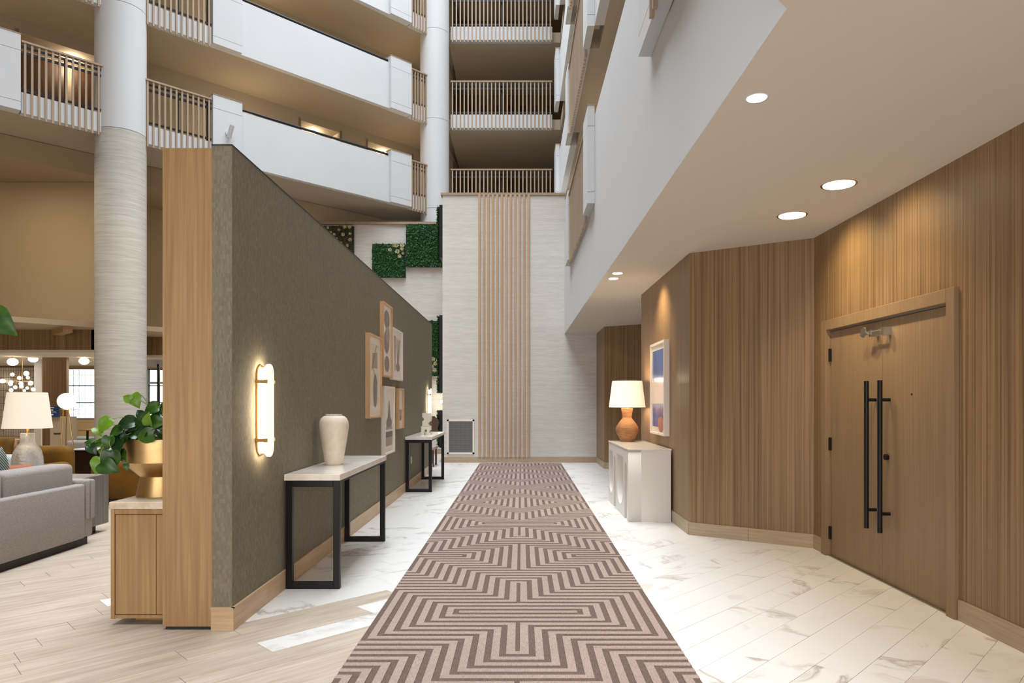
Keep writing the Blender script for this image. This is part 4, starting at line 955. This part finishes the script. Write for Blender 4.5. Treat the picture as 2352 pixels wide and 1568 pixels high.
# glass block window
win = S('window_1', B((-13.86, -12.08, 20.98, 21.02, .925, .95), (-13.86, -12.08, 20.98, 21.02, 2.45, 2.47), (-13.87, -13.84, 20.97, 21.03, .93, 2.47), (-12.10, -12.07, 20.97, 21.03, .93, 2.47)), blackrail)
for zz in (1.43, 1.95): O('mullion', B((-13.86, -12.08, 20.96, 21.03, zz - .015, zz + .015)), blackrail, win)
bw_, bh_ = 1.74 / 10, 1.50 / 8
cu = bmesh.new(); rbox(cu, -bw_ / 2 + .006, bw_ / 2 - .006, -.04, .04, -bh_ / 2 + .006, bh_ / 2 - .006, .012, 2)
me = bpy.data.meshes.new('glass_block'); cu.to_mesh(me); cu.free(); me.materials.append(blockglass)
for i in range(10):
    for j in range(8):
        o = bpy.data.objects.new('glass_block', me); C.objects.link(o); o.location = (-13.84 + (i + .5) * bw_, 21.02, .95 + (j + .5) * bh_); o.parent = win
win = S('window_2', B((-11.95, -9.0, 20.98, 21.02, .93, .97), (-11.95, -9.0, 20.98, 21.02, 2.43, 2.47)), blackrail)
for i in range(6): x = -11.95 + i * .585; O('mullion', B((x, x + .03, 20.97, 21.03, .93, 2.47)), blackrail, win)
for zz in (1.43, 1.95): O('mullion', B((-11.95, -9.0, 20.97, 21.03, zz - .015, zz + .015)), blackrail, win)
O('pane', B((-11.95, -9.0, 20.995, 21.0, .95, 2.45)), glass, win)
win = S('window_3', B((-14.75, -13.9, 20.98, 21.02, .93, .97), (-14.75, -14.70, 20.97, 21.03, .93, 2.47), (-14.4, -14.37, 20.97, 21.03, .93, 2.47), (-14.75, -13.9, 20.97, 21.03, 1.93, 1.96)), blackrail)
# storefront partition right of the column
win = S('window_4', B((-9.86, -8.4, 18.0, 18.06, 2.38, 2.56)), palefab)
for x, w_, m in ((-9.86, .07, palefab), (-9.52, .05, blackrail), (-9.12, .05, blackrail), (-8.6, .05, palefab)):
    O('post', B((x, x + w_, 18.0, 18.06, 0, 2.45)), m, win)
O('rail', B((-9.86, -8.55, 18.0, 18.06, 1.93, 1.98), (-9.86, -8.55, 18.0, 18.06, 1.35, 1.38)), palefab, win)
O('pane', B((-9.8, -8.6, 18.02, 18.025, .05, 2.4)), glass, win)
for px, py, Y, r, lb in ((29, 831, 16.6, 11, 'lit globe ceiling light with brass ring, left of the chandelier'), (76, 824, 17.2, 10, 'lit globe ceiling light beside the slim white post'), (193, 829, 17.0, 10.5, 'lit globe ceiling light between veneer column and round column')):
    x = (px - VX) * Y / F; z = CH - (py - VY) * Y / F; rr_ = r * Y / F
    t = T('globe_ceiling_light', lb, 'light', (x, Y, z)); bm = bmesh.new(); ball(bm, (x, Y, z), rr_, .78); O('globe', bm, glowsoft, t, smooth=True)
    bm = bmesh.new(); lathe(bm, [(rr_, z - .006), (rr_ * 1.3, z - .004), (rr_ * 1.3, z + .004), (rr_, z + .006)], x, Y, 28, cap=False); O('ring', bm, brassp, t)
    bm = bmesh.new(); tube(bm, [(x, Y, z), (x, Y, 2.57)], .012); O('stem', bm, brassp, t)
t = T('globe_chandelier', 'brass branching chandelier with many small glowing globes in the cafe', 'chandelier', ((52 - VX) * 17 / F, 17, 2.4))
k = 17 / F
bm = bmesh.new(); X_ = lambda px: (px - VX) * k
Z_ = lambda py: CH - (py - VY) * k
tube(bm, [(X_(51.5), 17, 2.57), (X_(51.5), 17, Z_(900))], .008); tube(bm, [(X_(23), 17, Z_(874)), (X_(77), 17, Z_(876))], .007)
for px in (37, 45, 65, 71): tube(bm, [(X_(px), 17, Z_(856 + (px % 3) * 4)), (X_(px), 17, Z_(892 + (px % 4) * 2))], .006)
tube(bm, [(X_(57), 16.7, Z_(876)), (X_(57), 17.3, Z_(876))], .006)
O('arms', bm, brassp, t)
for px, py, r in ((32, 860, 4), (51.5, 868, 4.2), (61, 867, 3.6), (69, 858, 5.5), (25, 877, 3.8), (27, 882, 4), (32, 881, 3.6), (35, 889, 4), (35, 896, 4.2), (51, 882, 3.4), (57, 881, 4.4), (57.5, 888, 4), (64, 891, 3.2), (70, 894, 4.4), (63.5, 897, 3), (76, 880, 5)):
    b3 = bmesh.new(); ball(b3, (X_(px), 17 + random.uniform(-.15, .15), Z_(py)), r * k, 1., 14, 9); O('globe', b3, glowsoft, t, smooth=True)
t = T('wall_globe', 'small glowing wall globe on the cafe tile at the left edge', 'light', ((3 - VX) * 20.7 / F, 20.7, 1.6))
bm = bmesh.new(); ball(bm, ((3 - VX) * 20.7 / F, 20.75, CH + 47 * 20.7 / F), .085, .7); O('globe', bm, glowsoft, t, smooth=True)
bm = bmesh.new(); tube(bm, [((3 - VX) * 20.7 / F, 20.75, 2.05), ((3 - VX) * 20.7 / F, 20.9, 2.0)], .015); O('arm', bm, brassp, t)
for x, y in ((-13.5, 17.5), (-10.8, 18.5), (-9, 19.5)): light('cafe_downlight', 'AREA', (x, y, 2.53), 45, SOFTW, size=.6)
# cafe chairs and table
def cchair(x, y, rz, label, m=bluegrey):
    t = T('cafe_chair', label, 'chair', (x, y, 0), 'upholstered chairs in the cafe')
    M = Matrix.Translation((x, y, 0)) @ Matrix.Rotation(rz, 4, 'Z')
    bm = bmesh.new(); rbox(bm, -.25, .25, -.25, .25, .38, .5, .04, 3, M); O('seat', bm, m, t, smooth=60)
    bm = bmesh.new(); rbox(bm, -.25, .25, .2, .30, .45, 1.02, .045, 4, M); O('backrest', bm, m, t, smooth=60)
    for a in (-.2, .2):
        for b in (-.2, .22): O('leg', B((a - .018, a + .018, b - .018, b + .018, 0, .4), M=M), brown, t)
for x, y, rz, lb in ((-11.95, 18.9, R(-60), 'pale blue grey cafe chair nearest the veneer column'), (-11.35, 18.5, R(-75), 'pale blue grey cafe chair at the wooden table')): cchair(x, y, rz, lb)
t = T('cafe_table', 'small pale wooden cafe table beside the round column', 'table', (-11.0, 17.6, 0)); O('top', B((-11.15, -10.4, 17.3, 17.9, .72, .75)), oak, t)
for a in (-11.1, -10.45): O('leg', B((a - .02, a + .02, 17.58, 17.62, 0, .72)), dark, t)
t = T('wooden_armchair', 'pale bentwood armchair in the cafe at the left edge', 'chair', (-10.0, 13.2, 0))
k = 13.2 / F
bm = bmesh.new(); tube(bm, [(X_(0) * 0 + (-15 - VX) * k, 13.2, .72), ((10 - VX) * k, 13.15, .735), ((30 - VX) * k, 13.2, .72), ((36 - VX) * k, 13.5, .70)], .025, 8); O('arm_rail', bm, batten, t, smooth=True)
bm = bmesh.new(); tube(bm, [((-12 - VX) * k, 13.7, .98), ((6 - VX) * k, 13.75, 1.0), ((14 - VX) * k, 13.7, .9)], .03, 8); O('backrest', bm, batten, t, smooth=True)
bm = bmesh.new(); rbox(bm, (-15 - VX) * k, (36 - VX) * k, 13.2, 13.7, .40, .46, .02); O('seat', bm, batten, t)
for a in (-13, 8, 33):
    for yy in (13.22, 13.66): O('leg', B(((a - VX) * k - .018, (a - VX) * k + .018, yy - .018, yy + .018, 0, .71)), batten, t)
